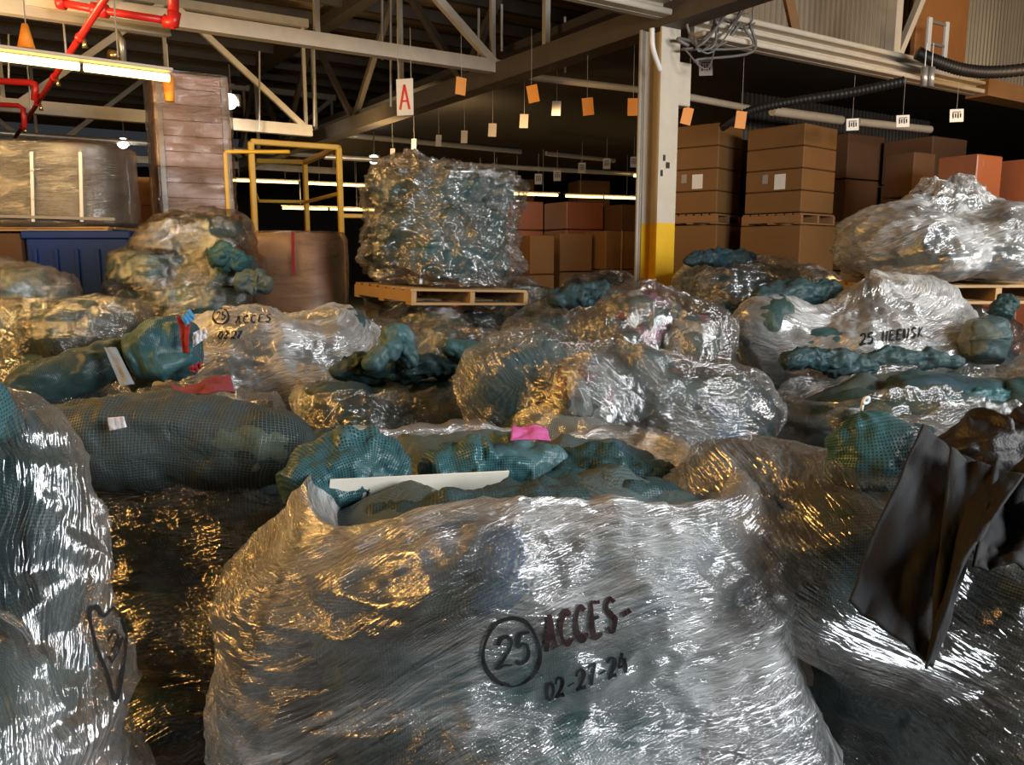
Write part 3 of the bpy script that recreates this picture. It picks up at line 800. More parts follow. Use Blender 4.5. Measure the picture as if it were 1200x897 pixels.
for s in (.3, .75):
    c = rp0.lerp(rp1, s); MB().tube([c, c + Vector((0, 0, 1.2))], .012, 6).build('hanger_rod', M['galv'], t)
yb = 8.0
g = MB(); g.tube([P(68, 2, yb), P(115, 9, yb)], .033, 12); t2 = thing('sprinkler_branch', 'bright red sprinkler branch with elbow and riser at the top left', 'pipe', P(115, 9, yb))
MB().tube([P(66, 2, yb), P(118, 12, yb), P(200, 25, yb)], .036, 12).build('branch_run', M['red_pipe'], t2, True)
MB().tube([P(203, 26, yb), P(204, -60, yb)], .05, 12).build('riser', M['red_pipe'], t2, True)
for (x, y) in ((72, 3), (112, 11), (122, 13)): MB().tube([P(x-4, y-.6, yb), P(x+4, y+.6, yb)], .062, 12).build('coupling', M['red_pipe'], t2, True)
MB().tube([P(193, 24.5, yb), P(203, 26.5, yb), P(204, 14, yb)], .064, 12).build('elbow', M['red_pipe'], t2, True)
MB().tube([P(203, 27, yb), P(203, 34, yb)], [.035, .022], 12).build('plug', M['red_pipe'], t2, True)
ye = 11.0
t3 = thing('sprinkler_drop', 'red pipe with square bend beside the girder at the left edge', 'pipe', P(40, 97, ye))
MB().tube([P(-60, 92, ye), P(36, 97, ye), P(41, 99, ye), P(42, 103, ye), P(40, 118, ye)], .042, 12).build('upper_run', M['red_pipe'], t3, True); MB().tube([P(10, 96, ye), P(10, 40, ye)], .012, 6).build('hanger_rod', M['galv'], t3)
MB().tube([P(-60, 119, ye+1), P(22, 124, ye+1), P(27, 127, ye+1), P(29, 150, ye+1)], .034, 12).build('lower_run', M['red_pipe'], t3, True)
t4 = thing('brass_valve', 'brass and steel valve hanging beside the left girder', 'valve', P(138, 62, 9.5))
MB().tube([P(137, 38, 9.5), P(143, 48, 9.5), P(145, 72, 9.5)], [.03, .04, .03], 10).build('drop_pipe', M['galv'], t4, True)
MB().tube([P(128, 63, 9.5), P(138, 66, 9.5)], [.05, .06], 10).build('valve_body', M['brass'], t4, True)
for (x0, y0, x1, y1, Y, r, lab) in ((-40, 153, 480, 190, 15.5, .055, 'long grey pipe crossing behind the wrapped cylinder and the cartons'), (380, 184, 760, 205, 16.5, .05, 'long grey pipe low across the middle of the hall'),
        (360, 154, 610, 178, 17.5, .06, 'grey pipe under the dark girder'), (620, 90, 765, 107, 12, .05, 'cream pipe left of the column'), (787, 110, 877, 127, 11.5, .05, 'cream pipe right of the column'),
        (905, 130, 986, 141, 12.5, .07, 'tan pipe above the right carton stacks'), (640, 180, 720, 188, 19, .05, 'faint grey pipe near the hanging cards'), (1005, 143, 1090, 152, 13, .06, 'dull tan pipe between the white cards')):
    a, b_ = P(x0, y0, Y), P(x1, y1, Y + (x1-x0)/950*Y*.0)
    b_ = PZ(x1, y1, a.z)
    if (b_ - a).length > 40 or b_.y < 0: b_ = P(x1, y1, Y+3)
    pipe('ceiling_pipe', [a, b_], r, 'galv' if Y > 14 else 'steel_cream', lab)
struct(MB().bar(P(-60, -12, 7.6), P(195, 27, 9.3), .12, .28).build('roof_rail', M['steel_cream']), 'cream rail along the top left corner')
for (px, py0, py1, Y) in ((448, -5, 70, 11), (561, 10, 78, 11), (588, 5, 60, 11), (662, 20, 85, 11.5), (304, 60, 155, 15), (368, 30, 148, 14), (458, 0, 125, 12)):
    pipe('hanger_rod', [P(px, py0, Y), P(px, py1, Y)], .018, 'galv', 'thin steel hanger rod at %s' % {448:'the letter sign', 561:'the joint of the first truss', 588:'the girder joint', 662:'the cream pipe left of the column', 304:'the bare flood lamp', 368:'the second truss', 458:'the near truss above the letter sign'}[px], 'rod')

# ------------------------------------------------------------------ lamps
def batten(p, q, label, tubes=1, shade=.16, power=60, col=(1, .66, .26), n=2, emat='tube_warm'):
    """open fluorescent batten: reflector tray above, bare tubes below"""
    t = thing('batten_lamp', label, 'lamp', (p+q)/2, 'fluorescent batten lamps')
    d = (q-p).normalized(); sd = Vector((d.y, -d.x, 0)).normalized()
    g = MB(); g.bar(p + Vector((0, 0, .055)), q + Vector((0, 0, .055)), shade, .022, bev=.005)
    g.build('reflector', M['steel_cream'], t)
    L = (q-p).length
    for i in range(n):
        a = p.lerp(q, (i+.02)/n); b_ = p.lerp(q, (i+.97)/n)
        for k in range(tubes):
            o = sd * (k - (tubes-1)/2) * .08
            MB().tube([a+o, b_+o], .028, 10).build('tube', M[emat], t, True)
    for f in (.2, .8):
        c = p.lerp(q, f) + Vector((0, 0, .1)); MB().tube([c, c + Vector((0, 0, min(1.2, 6.2 - c.z)))], .006, 5).build('hanger_wire', M['steel_grey'], t)
    ld = bpy.data.lights.new('batten_light', 'AREA'); ld.shape = 'RECTANGLE'; ld.size = L; ld.size_y = .12; ld.energy = power; ld.color = col
    lo = bpy.data.objects.new('batten_light', ld); COL.objects.link(lo); lo.location = (p+q)/2 - Vector((0, 0, .06))
    lo.rotation_euler = (0, 0, math.atan2(d.y, d.x))
    return t
za = 2.95
lp, lq = PZ(-160, 46, za), PZ(201, 92, za)
batten(lp, lq, 'long warm batten lamp at the upper left beside the red pipe', 1, .12, 34, (1, .66, .26), 3)
for (x0, y0, x1, y1, z, n, lab) in ((262, 211, 352, 214, 3.55, 1, 'far warm batten lamp left of the yellow frame'), (360, 215, 430, 218, 3.55, 1, 'far warm batten lamp seen through the yellow frame'),
        (330, 244, 440, 249, 2.9, 2, 'lowest far batten lamp behind the yellow frame'), (560, 226, 655, 230, 3.2, 2, 'far batten lamp just right of the central tall load'),
        (662, 230, 752, 235, 3.2, 2, 'far batten lamp left of the yellow column foot'), (742, 206, 792, 210, 3.5, 1, 'far batten lamp passing behind the column')):
    p = PZ(x0, y0, z); q_ = P(x1, y1, p.y + .6)
    q_.z = p.z - .02
    batten(p, q_, lab, 1, .22, 70, (1, .66, .26), n)
def flood(px, py, Y, r, label, e):
    t = thing('flood_lamp', label, 'lamp', P(px, py, Y), 'white flood lamps')
    c = P(px, py, Y)
    MB().box(c + Vector((0, .06, .03)), (r*2.4, .1, r*1.5), None, .01).build('housing', M['steel_dark'], t)
    V = []; 
    g = MB(); g.tube([c + Vector((0, .0, 0)), c + Vector((0, -.03, 0))], [r, r*.7], 14); g.build('lens', M['flood_white'], t, True)
    MB().tube([c + Vector((0, .06, 0)), c + Vector((0, .06, .6))], .015, 6).build('hanger_stem', M['steel_dark'], t)
    ld = bpy.data.lights.new('flood_light', 'SPOT'); ld.energy = e; ld.color = (1, .95, .86); ld.spot_size = 2.4; ld.spot_blend = .6; ld.shadow_soft_size = .1
    lo = bpy.data.objects.new('flood_light', ld); COL.objects.link(lo); lo.location = c + Vector((0, -.12, -.05)); lo.rotation_euler = (math.radians(50), 0, 0)
flood(269, 119, 14, .13, 'bright white flood lamp right of the tall brown carton stack', 250)
flood(144, 168, 17, .11, 'small white flood lamp above the wrapped cylinder', 150)
flood(438, 187, 18, .10, 'small white flood lamp on the low pipe right of the yellow frame', 150)
flood(1016, 0, 9.5, .05, 'tiny white lamp at the top of the cream upright', 20) if False else None

# ================================================================== HANGING CARDS AND SIGN
def letter_A(c, right, up, n, w, h, mat, parent, s=.018):
    pts = [(-.5, -.5), (0, .5), (.5, -.5)]; g = MB()
    f = lambda a: c + right*a[0]*w + up*a[1]*h + n*.009
    g.bar(f((-.5, -.5)), f((0, .5)), s*2.1, .004, n); g.bar(f((.5, -.5)), f((0, .5)), s*2.1, .004, n); g.bar(f((-.27, -.16)), f((.27, -.16)), s*1.7, .004, n)
    g.build('letter', M[mat], parent)
def hang_card(px, py, Y, w, h, mat, label, group, yaw=0., tilt=0., marks=False, string=.6, name='hanging_card'):
    c = P(px, py, Y); t = thing(name, label, 'card', c, group)
    R = Matrix.Rotation(yaw, 3, 'Z') @ Matrix.Rotation(tilt, 3, 'Y')
    g = MB(); g.box(c, (w, .006, h), R, .002); g.build('card', M[mat], t)
    if string: MB().tube([c + R @ Vector((0, 0, h/2)), c + R @ Vector((0, 0, h/2)) + Vector((0, 0, string))], .0022, 5).build('string', M['steel_grey'], t)
    if marks:
        m = MB()
        for k in range(4): m.box(c + R @ Vector(((k-1.5)*w*.18, -.006, 0)), (w*.08, .004, h*(.34 if k % 2 else .42)), R)
        m.box(c + R @ Vector((0, -.006, h*.28)), (w*.6, .004, h*.06), R)
        m.build('print', M['ink_brown'], t)
    return t
sc_ = P(474.5, 114, 9.6); sy = -.30
ts = thing('letter_sign', 'white hanging sign with a red letter A under the near truss', 'sign', sc_)
Rs = Matrix.Rotation(sy, 3, 'Z'); nS = Rs @ Vector((0, -1, 0)); rS = Rs @ Vector((1, 0, 0))
MB().box(sc_, (.205, .012, .40), Rs, .003).build('board', M['white_card'], ts)
letter_A(sc_, rS, Vector((0, 0, 1)), nS, .115, .27, 'red_ink', ts, .012)
for s in (-.08, .08): MB().tube([sc_ + rS*s + Vector((0, 0, .2)), sc_ + rS*s + Vector((0, 0, .75))], .004, 5).build('string', M['steel_grey'], ts)
og = 'orange cards hung on strings'
for (px, py, yw, ti, lab) in ((540, 101, .5, .1, 'orange card turned edgeways nearest the letter A sign'), (624.5, 110, -.2, -.18, 'orange card hung under the left end of the cream pipe'),
        (689, 125, -.1, -.1, 'orange card midway along the cream pipe left of the column'), (742, 125.5, 0, 0, 'orange card closest to the left side of the column'),
        (805, 136, .2, .22, 'tilted orange card just right of the column'), (868, 140.5, .1, .1, 'orange card at the end of the cream pipe above the dark cartons')):
    hang_card(px, py, 9.5, .125, .19, 'orange_card', lab, og, yw, ti)
wg = 'pale cards hung on strings'
for (px, py, Y, w, h, mat, lab) in ((652, 127, 12, .13, .2, 'grey_card', 'grey card between two orange cards'), (614, 142, 12.5, .13, .2, 'grey_card', 'grey card below the leftmost slanted orange card'),
        (577, 152.5, 13, .13, .2, 'grey_card', 'second grey card left along the dark girder row'), (544, 160.5, 13.5, .11, .2, 'grey_card', 'third grey card left along the dark girder row'),
        (514, 165, 14, .1, .19, 'grey_card', 'fourth grey card, on the long pipe'), (485, 169, 14.5, .09, .18, 'grey_card', 'fifth grey card, on the long pipe'), (460, 180, 15, .09, .17, 'grey_card', 'sixth and leftmost grey card, on the low pipe')):
    hang_card(px, py, Y, w, h, mat, lab, wg, -.25, .06, False, .5)
for (px, py, lab) in ((743, 190, 'printed card nearest the column in the far row'), (711, 192, 'second printed card from the column in the far row'), (682, 197, 'third printed card from the column in the far row'),
        (653, 206, 'fourth printed card from the column in the far row'), (631, 210, 'fifth printed card from the column in the far row'), (606, 212, 'sixth printed card from the column in the far row'),
        (582, 215, 'seventh printed card from the column in the far row'), (563, 215, 'last printed card, beside the central tall load')):
    hang_card(px, py, 17, .15, .21, 'grey_card', lab, 'printed cards in the far row', 0, 0, True, .4)
for (px, py, w, h, lab) in ((827, 79, .17, .19, 'pale square card under the right beam near the junction box'), (999, 146, .16, .14, 'white printed card right of the carton stacks'), (1058, 142, .17, .14, 'white printed card in the middle of the right dark bay'), (1121, 135.5, .18, .15, 'white printed card at the right end of the dark bay')):
    hang_card(px, py, 10.2, w, h, 'white_card' if px > 900 else 'grey_card', lab, 'white cards in the right bay', .12, -.06, True, .5)
# orange tags by the lamp
for (px, py, Y, lab) in ((30, 42, 6.1, 'orange cone shaped marker above the long lamp'), (198, 105, 6.45, 'orange curled marker hanging at the end of the long lamp')):
    t = thing('lamp_marker', lab, 'marker', P(px, py, Y))
    MB().tube([P(px, py-13, Y), P(px, py-13, Y) + Vector((0, 0, .25))], .004, 5).build('hanger_wire', M['steel_grey'], t)
    g = MB(); g.tube([P(px-1, py-14, Y), P(px+1, py+14, Y)], [.02 if py < 60 else .045, .058 if py < 60 else .035], 14); g.build('marker_cone', M['orange_card'], t, True)

# ================================================================== CARTONS AND PALLETS
def pallet(c, size, rot, label, group='wooden pallets', mat='wood', h=.14):
    """stringer pallet: top boards, three stringers, bottom boards"""
    t = thing('wooden_pallet', label, 'pallet', c, group)
    R = rotz(rot); w, d = size; c = Vector(c)
    for k in range(7): MB().box(c + R @ Vector((0, -d/2 + (k+.5)*d/7, h-.011)), (w, d/7*.72, .022), R, .003).build('top_board', M[mat], t)
    for k in (-1, 0, 1): MB().box(c + R @ Vector((k*(w/2-.025), 0, h/2)), (.05, d, h-.044), R, .003).build('stringer', M[mat], t)
    for k in (-1, 0, 1): MB().box(c + R @ Vector((0, k*(d/2-.05), .011)), (w, .1, .022), R, .003).build('bottom_board', M[mat], t)
    return t
def carton_stack(c, size, rot, layers, label, mat='carton', group='carton stacks', cols=1, gap=.004, labelcard=False, straps=0, cat='carton stack', z0=None):
    """cartons bound together on one base"""
    t = thing('carton_stack', label, cat, c, group); c = Vector(c)
    w, d, h = size; R = rotz(rot); lh = h/layers
    for i in range(layers):
        for k in range(cols):
            for j in range(cols):
                bx = w/cols; by = d/cols
                cc = c + R @ Vector((-w/2 + (k+.5)*bx, -d/2 + (j+.5)*by, (i+.5)*lh))
                jit = .006*math.sin(i*5.3+k*2.1+j)
                o = MB().box(cc + R @ Vector((jit, jit*.6, 0)), (bx-gap, by-gap, lh-gap*2), R, .004 if 'wrap' in mat else .012).build('carton', M[mat], t)
    g = MB()
    for sx, sy in ((-w/2, 0), (0, -d/2)):
        pass
    if labelcard:
        MB().box(c + R @ Vector((-w/2-.006, -d*.12, h*.36)), (.006, .16, .2), R).build('label', M['white_card'], t)
        MB().box(c + R @ Vector((-w/2-.006, d*.14, h*.40)), (.006, .08, .12), R).build('label', M['grey_card'], t)
    for k in range(straps):
        x = (-.5 + (k+.5)/straps)*w
        MB().box(c + R @ Vector((x, -d/2-.008, h/2)), (.03, .006, h), R).build('strap', M['tape'], t)
    return t
# tall brown wrapped stack, upper left
def wrapped_stack():
    b = P(212, 250, 10.8); rot = .5
    t = carton_stack((b.x, b.y+.45, b.z), (.92, .86, 1.75), rot, 9, 'tall brown carton stack in glossy film on a pallet at the upper left', 'carton_wrap', 'carton stacks', 1, .002, False, 0, 'carton stack')
    R = rotz(rot); c = Vector((b.x, b.y+.45, b.z))
    for sx in (-.40, .33):
        MB().box(c + R @ Vector((sx*1.08+.03, -.445, .875)), (.07, .02, 1.75), R, .006).build('corner_board', M['tape'], t)
    n, m = 120, 70; th = np.arange(n)*2*PI/n; zz = np.linspace(0, 1.77, m)
    rr = ((np.abs(np.cos(th))/.49)**14 + (np.abs(np.sin(th))/.475)**14)**(-1/14)
    q = np.stack([np.cos(th)*rr + 0*zz[:, None], np.sin(th)*rr + 0*zz[:, None], zz[:, None] + 0*th], -1)
    w_ = .004 + .010*np.maximum(ridge(q*np.array([3.5, 3.5, 9.]), 5, 4), 0)
    q[..., :2] += np.stack([np.cos(th), np.sin(th)], -1)[None]*w_[..., None]
    W = q.reshape(-1, 3) @ np.array(R).T + np.array(c)
    mk('stretch_film', W, grid_faces(m, n), M['film_clear'], t, np.stack([np.broadcast_to(th*.55, (m, n)), np.broadcast_to(zz[:, None], (m, n))], -1).reshape(-1, 2))
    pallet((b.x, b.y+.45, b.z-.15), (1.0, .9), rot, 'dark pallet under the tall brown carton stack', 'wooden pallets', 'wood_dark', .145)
    carton_stack((b.x, b.y+.5, 0), (1.0, .9, b.z-.155), rot, 5, 'brown cartons carrying the pallet of the tall wrapped stack', 'carton', 'carton stacks')
wrapped_stack()
b = P(153, 250, 12); carton_stack((b.x, b.y, 0), (.75, .7, 2.75), .2, 7, 'pale carton stack between the wrapped cylinder and the tall stack', 'carton_wrap')
# right hand cartons: lower layer, pallets, tall stacks
def tower(px, Y, ztop, zmid, w, label, label2, rot=.62, mat='carton', low='carton'):
    c = P(px, 230, Y)
    carton_stack((c.x, c.y, 0), (w*1.08, w*1.08, zmid-.16), rot, 3, label2, low, 'carton stacks', 1, .01, False)
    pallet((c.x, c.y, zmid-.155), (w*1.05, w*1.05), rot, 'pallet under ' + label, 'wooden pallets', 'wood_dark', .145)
    carton_stack((c.x, c.y, zmid), (w, w, ztop-zmid), rot, 4, label, mat, 'carton stacks', 1, .004, True)
tower(925, 11.5, 3.36, 2.22, .86, 'tall light brown carton stack nearest the right bay', 'brown carton base under the light brown stack', .72)
tower(824, 12.2, 3.48, 2.25, .80, 'tall dark brown carton stack just right of the column', 'brown carton base right of the column', .9, 'carton')
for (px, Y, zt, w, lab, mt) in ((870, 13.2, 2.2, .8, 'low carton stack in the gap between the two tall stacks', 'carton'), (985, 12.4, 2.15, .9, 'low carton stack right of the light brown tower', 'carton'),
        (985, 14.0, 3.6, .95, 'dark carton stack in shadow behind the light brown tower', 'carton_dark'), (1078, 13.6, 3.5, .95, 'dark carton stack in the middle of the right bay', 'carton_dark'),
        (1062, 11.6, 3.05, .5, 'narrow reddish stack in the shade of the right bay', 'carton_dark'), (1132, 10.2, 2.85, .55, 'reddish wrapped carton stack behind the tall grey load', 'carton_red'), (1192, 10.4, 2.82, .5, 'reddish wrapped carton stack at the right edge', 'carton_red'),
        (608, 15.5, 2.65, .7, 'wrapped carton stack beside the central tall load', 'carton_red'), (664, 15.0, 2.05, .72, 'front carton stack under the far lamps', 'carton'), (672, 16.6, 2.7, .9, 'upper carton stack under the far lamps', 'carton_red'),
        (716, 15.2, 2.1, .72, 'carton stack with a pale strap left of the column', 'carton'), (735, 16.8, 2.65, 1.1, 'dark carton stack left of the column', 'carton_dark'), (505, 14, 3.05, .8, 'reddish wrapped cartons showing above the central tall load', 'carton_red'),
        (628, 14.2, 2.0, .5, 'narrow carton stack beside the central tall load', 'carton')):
    c = P(px, 250, Y)
    carton_stack((c.x, c.y, 0), (w, w*.9, zt), .55, 5 if zt > 2.5 else 3, lab, mt, 'carton stacks', 1, .01, False, 1 if 'strap' in lab else 0)
for (px, py, Y) in ((690, 226, 27), (770, 232, 27), (602, 224, 27)):
    c = P(px, py, Y); carton_stack((c.x, c.y, 0), (1.1, .9, c.z + .35), .3, 5, 'far tan carton stack lit by the lamp line at ' + {690:'the middle of the row', 770:'the column', 602:'the left end of the row'}[px], 'carton', 'carton stacks')

# blue bin with a wrapped cylinder on it
b0, b1_ = P(30, 300, 9.0), P(152, 300, 9.0)
tb = thing('blue_bin', 'dark blue plastic bin under the grey wrapped cylinder', 'bin', ((b0.x+b1_.x)/2, 9.5, 0))
cx = (b0.x+b1_.x)/2; wB = b1_.x-b0.x; zb = P(90, 271, 9).z
MB().box((cx, 9.5, zb/2), (wB, 1.0, zb), None, .03).build('bin_body', M['blue_plastic'], tb)
MB().box((cx, 9.5, zb-.04), (wB+.05, 1.05, .09), None, .015).build('bin_rim', M['blue_plastic'], tb)
for k in range(-2, 3): MB().box((cx+k*wB*.2, 8.99, zb*.5), (.04, .03, zb*.8), None, .005).build('bin_rib', M['blue_plastic'], tb)
cb = P(18, 268, 9); carton_stack((cb.x-.45, 9.5, 0), (1.0, 1.0, zb-.02), 0, 3, 'brown carton base left of the blue bin', 'carton_dark')
pallet((P(65, 270, 9.5).x, 9.55, zb), (1.7, 1.1), 0, 'thin board pallet on top of the blue bin', 'wooden pallets', 'wood', .05)
# the grey cylinder
c0 = P(60, 268, 9.4); zt = P(60, 172, 9.4).z; zb2 = zb + .055
tc = thing('wrapped_cylinder', 'grey drum shaped load in clear film with two white straps on the blue bin', 'wrapped load', (c0.x, 9.5, zb2))
n, m = 96, 30; R0 = .86
th = np.arange(n)*2*PI/n; zz = np.linspace(0, 1, m)
prof = np.clip(np.minimum(zz/.04, (1-zz)/.10), 0, 1); prof = .90 + .10*np.sqrt(1-(1-prof)**2)
e = 3.4
rr = (np.abs(np.cos(th))**e + np.abs(np.sin(th))**e)**(-1/e)
V = np.stack([c0.x + R0*rr*np.cos(th)*prof[:, None]*.98, 9.5 + .55*rr*np.sin(th)*prof[:, None], zb2 + (zt-zb2)*zz[:, None] + 0*th], -1)
F = grid_faces(m, n); F.append(tuple(range((m-1)*n, m*n))); F.append(tuple(range(n-1, -1, -1)))
uv = np.stack([np.broadcast_to(th*R0, (m, n)), np.broadcast_to((zz*(zt-zb2))[:, None], (m, n))], -1).reshape(-1, 2)
mk('drum_body', V.reshape(-1, 3), F, M['grey_wrap'], tc, uv)
V2 = V.copy(); D = V - np.array([c0.x, 9.5, 0]); D[..., 2] = 0; D /= np.linalg.norm(D, axis=2, keepdims=True)+1e-9
V2 += D*(.03 + .012*ridge(V*np.array([2, 2, 5.]), 3, 3))[..., None]
V2[..., 2] += .03*zz[:, None]
mk('stretch_film', V2.reshape(-1, 3), F, M['film_clear'], tc, uv)
for px in (39, 96):
    p = P(px, 260, 8.91); q_ = P(px-2, 178, 8.91)
    MB().bar(p, q_, .035, .01, (0, 1, 0)).build('strap', M['white_plastic'], tc)
p, q_ = P(-20, 253, 8.9), P(135, 257, 8.9); MB().bar(p, q_, .012, .03, (0, 0, 1)).build('strap', M['grey_card'], tc)

# yellow frame
ty = thing('guard_rack', 'yellow tubular guard frame standing behind the loads', 'guard rail', P(345, 260, 11))
yf = {}
ztf = P(293, 166, 11).z
p1, p2, p3, p4 = P(294, 166, 11), P(397, 175, 11.6), P(357, 185, 13.4), P(300, 180, 13.2)
for p in (p2, p3, p4): p.z = ztf
for p in (p1, p2, p3): MB().bar(Vector((p.x, p.y, 0)), p, .075, .075, bev=.012).build('post', M['yellow'], ty)
for a, b_ in ((p1, p2), (p2, p3), (p3, p4)): MB().bar(a, b_, .075, .075, bev=.012).build('top_rail', M['yellow'], ty)
pm = ztf - .62
for a, b_ in ((p2, p3), (p3, p4), (p1, p4)): MB().bar(Vector((a.x, a.y, pm)), Vector((b_.x, b_.y, pm)), .05, .05, bev=.01).build('middle_rail', M['yellow'], ty)
pz = P(400, 253, 11.6).z; MB().bar(Vector((p2.x, p2.y, pz)), Vector((p2.x+.5, p2.y+.2, pz)), .06, .06, bev=.01).build('side_arm', M['yellow'], ty)
pl = P(264, 178, 9.7)
t = thing('yellow_post', 'thin yellow post right of the tall brown carton stack', 'post', (pl.x, pl.y, 0))
MB().bar((pl.x, pl.y, 0), pl, .045, .045, bev=.01).build('upright', M['yellow'], t); MB().bar(pl, pl + Vector((.75, .0, 0)), .04, .04, bev=.01).build('arm', M['yellow'], t)

# ================================================================== WRAPPED LOADS
def X(px, Y): return P(px, 420, Y).x
def at(px, Y): return (X(px, Y), Y)
D2R = math.radians
# --- the load marked 25
load('L25', 'large clear wrapped load with the circled 25 written in black, front and centre', (0.02, 2.0), (1.08, .92, 1.15), D2R(8), 0, 25, 'film_streak',
     ('net_teal', 'net_mixed', 'net_grey', 'net_dark'), 5.0, 1.0, .015, 420, 200, 0, 12, True, (), .012, 7, .02, peaks=((-30, 26, .025), (165, 28, .08), (-140, 14, -.025), (-95, 30, -.01)),
     bulge=.03, slack=.95, topbags=False, swells=((195, 50, .60, .28, .17), (-20, 40, .0, .46, .30), (-90, 60, .3, .3, .05), (-8, 40, .5, .3, .07)))
# --- left front
load('LLF', 'big film wrapped load cut off by the left edge, a scribble on its side', (-1.44, 1.42), (1.18, .86, .97), D2R(-8), 0, 31, 'film_left',
     ('net_teal', 'net_mixed', 'net_dark'), 2.7, None, .03, 360, 170, 0, 10, True, ((P(18, 632, 1.5), (.34, .45, 1.15), .3, 'net_dark'),), .014, 10, .03, bulge=.04, slack=.9, topbags=False, swells=((-10, 45, .25, .4, .16),))
# --- right front
load('LRF', 'dark wrapped load at the lower right under the black garment', (1.47, 2.08), (1.24, 1.1, 1.08), D2R(6), 0, 44, 'film_diag',
     ('net_dark', 'net_grey', 'net_dark'), 3.4, None, .03, 360, 170, 0, 12, True, ((P(1010, 660, 1.82), (.6, .75, 1.0), .2, 'net_grey'), (P(890, 580, 2.0), (.7, .6, .6), .5, 'net_olive')), .014, 9, .03, bulge=.03, slack=.88, topbags=False)
load('LDK', 'low dark wrapped load in the gap left of the load marked 25', (-1.0, 2.78), (1.0, .95, .98), 0, 0, 52, 'film_dark',
     ('net_dark',), 4, .98, .03, 200, 90, 0, 9, True, wrinkle=.014, topbags=False)
load('LBK', 'dark wrapped load mostly hidden behind the left front load', (X(0, 2.8), 2.8), (.5, .75, .9), .2, 0, 53, 'film_dark', ('net_dark', 'net_teal'), 4, None, .03, 120, 60, 0, 7)
# --- second row
load('L6', 'gold glinting wrapped load with a looped net bag on top, behind the load marked 25', (-.64, 3.95), (.86, .78, 1.08), D2R(8), 0, 61, 'film_dark',
     ('net_olive', 'net_dark'), 4, 1.0, .03, 240, 110, 0, 9, True, wrinkle=.02, streak=10, topbags=False)
load('L7', 'wide grey wrapped load with pink cloth, behind the right of the load marked 25', (.44, 3.48), (1.12, .95, 1.04), D2R(-6), 0, 67, 'film_diag',
     ('net_dark', 'net_teal', 'net_grey', 'net_dark'), 3.2, None, .03, 260, 120, 0, 10, True, ((P(620, 450, 3.45), (.8, .9, 1), .9, 'net_teal'), (P(740, 470, 3.4), (1, .9, .9), 0, 'net_grey'), (P(845, 480, 3.5), (.7, .8, .8), .5, 'net_dark'), (P(690, 462, 3.15), (.4, .5, .6), .2, 'net_pink')), .014, 9, .02)
load('L9', 'brown tinted wrapped load at the right with its film edge standing open', (1.86, 3.7), (1.36, .95, 1.1), D2R(4), 0, 71, 'film_dark',
     ('net_olive', 'net_dark', 'net_olive'), 4, 1.0, .03, 240, 110, 0, 10, True, ((P(1120, 462, 3.75), (1.0, .7, .5), .1, 'net_dark'),), .02, 9, topbags=False)
load('LG1', 'small brown wrapped load between the big dark net bag and the gold load', (X(222, 3.8), 3.8), (.74, .8, .98), .15, 0, 73, 'film_crumple', ('net_olive', 'net_dark', 'net_mixed'), 3.4, None, .03, 150, 70, 0, 8)
load('LG2', 'wrapped load under the long dark net bag at the left', (X(45, 4.2), 4.2), (.72, .8, 1.0), -.1, 0, 74, 'film_dark', ('net_dark',), 3.4, None, .03, 120, 60, 0, 8)
# --- third row
load('L8', 'cone shaped clear load full of white and pink cloth right of the middle', (.86, 4.78), (1.12, 1.0, 1.02), .2, 0, 83, 'film_crumple',
     ('net_pink', 'net_pink', 'net_grey'), 2.6, None, .03, 240, 120, 0, 9, True, ((P(757, 378, 4.8), (.75, .9, .9), .5, 'net_pink'), (P(815, 402, 4.75), (.7, .8, .9), 1.2, 'net_pink'), (P(715, 405, 4.75), (.7, .8, .9), 2.2, 'net_olive')), .02, 9, .02)
load('L10', 'blue white wrapped load with scrawled writing below the tall right load', (2.26, 5.2), (1.36, 1.0, 1.22), D2R(-8), 0, 91, 'film_white',
     ('net_grey', 'net_teal', 'net_mixed'), 3.4, None, .03, 260, 120, 0, 10, True, ((P(1060, 372, 5.15), (1.0, .9, 1.0), -.1, 'net_grey'), (P(905, 385, 5.1), (.6, .7, .9), .4, 'net_olive')), .014, 11, .02)
load('L15', 'silvery white wrapped load with handwriting, left of the middle', (-1.48, 5.0), (1.2, .85, 1.30), D2R(6), 0, 97, 'film_white',
     ('net_grey', 'net_mixed'), 5, None, .03, 260, 120, 0, 9, True, (), .014, 12, .02, slack=.95, topbags=False)
load('LG3', 'gold glinting crumpled load below the pallet in the middle', (-.40, 5.40), (.78, .85, 1.16), .3, 0, 101, 'film_crumple', ('net_olive', 'net_teal', 'net_dark'), 3.2, None, .03, 180, 90, 0, 9, True, wrinkle=.02)
load('LG4', 'brown wrapped load at the right edge under the blue bag', (3.02, 4.2), (.62, .7, 1.14), .1, 0, 103, 'film_streak', ('net_dark', 'net_olive'), 3.4, None, .03, 150, 70, 0, 8)
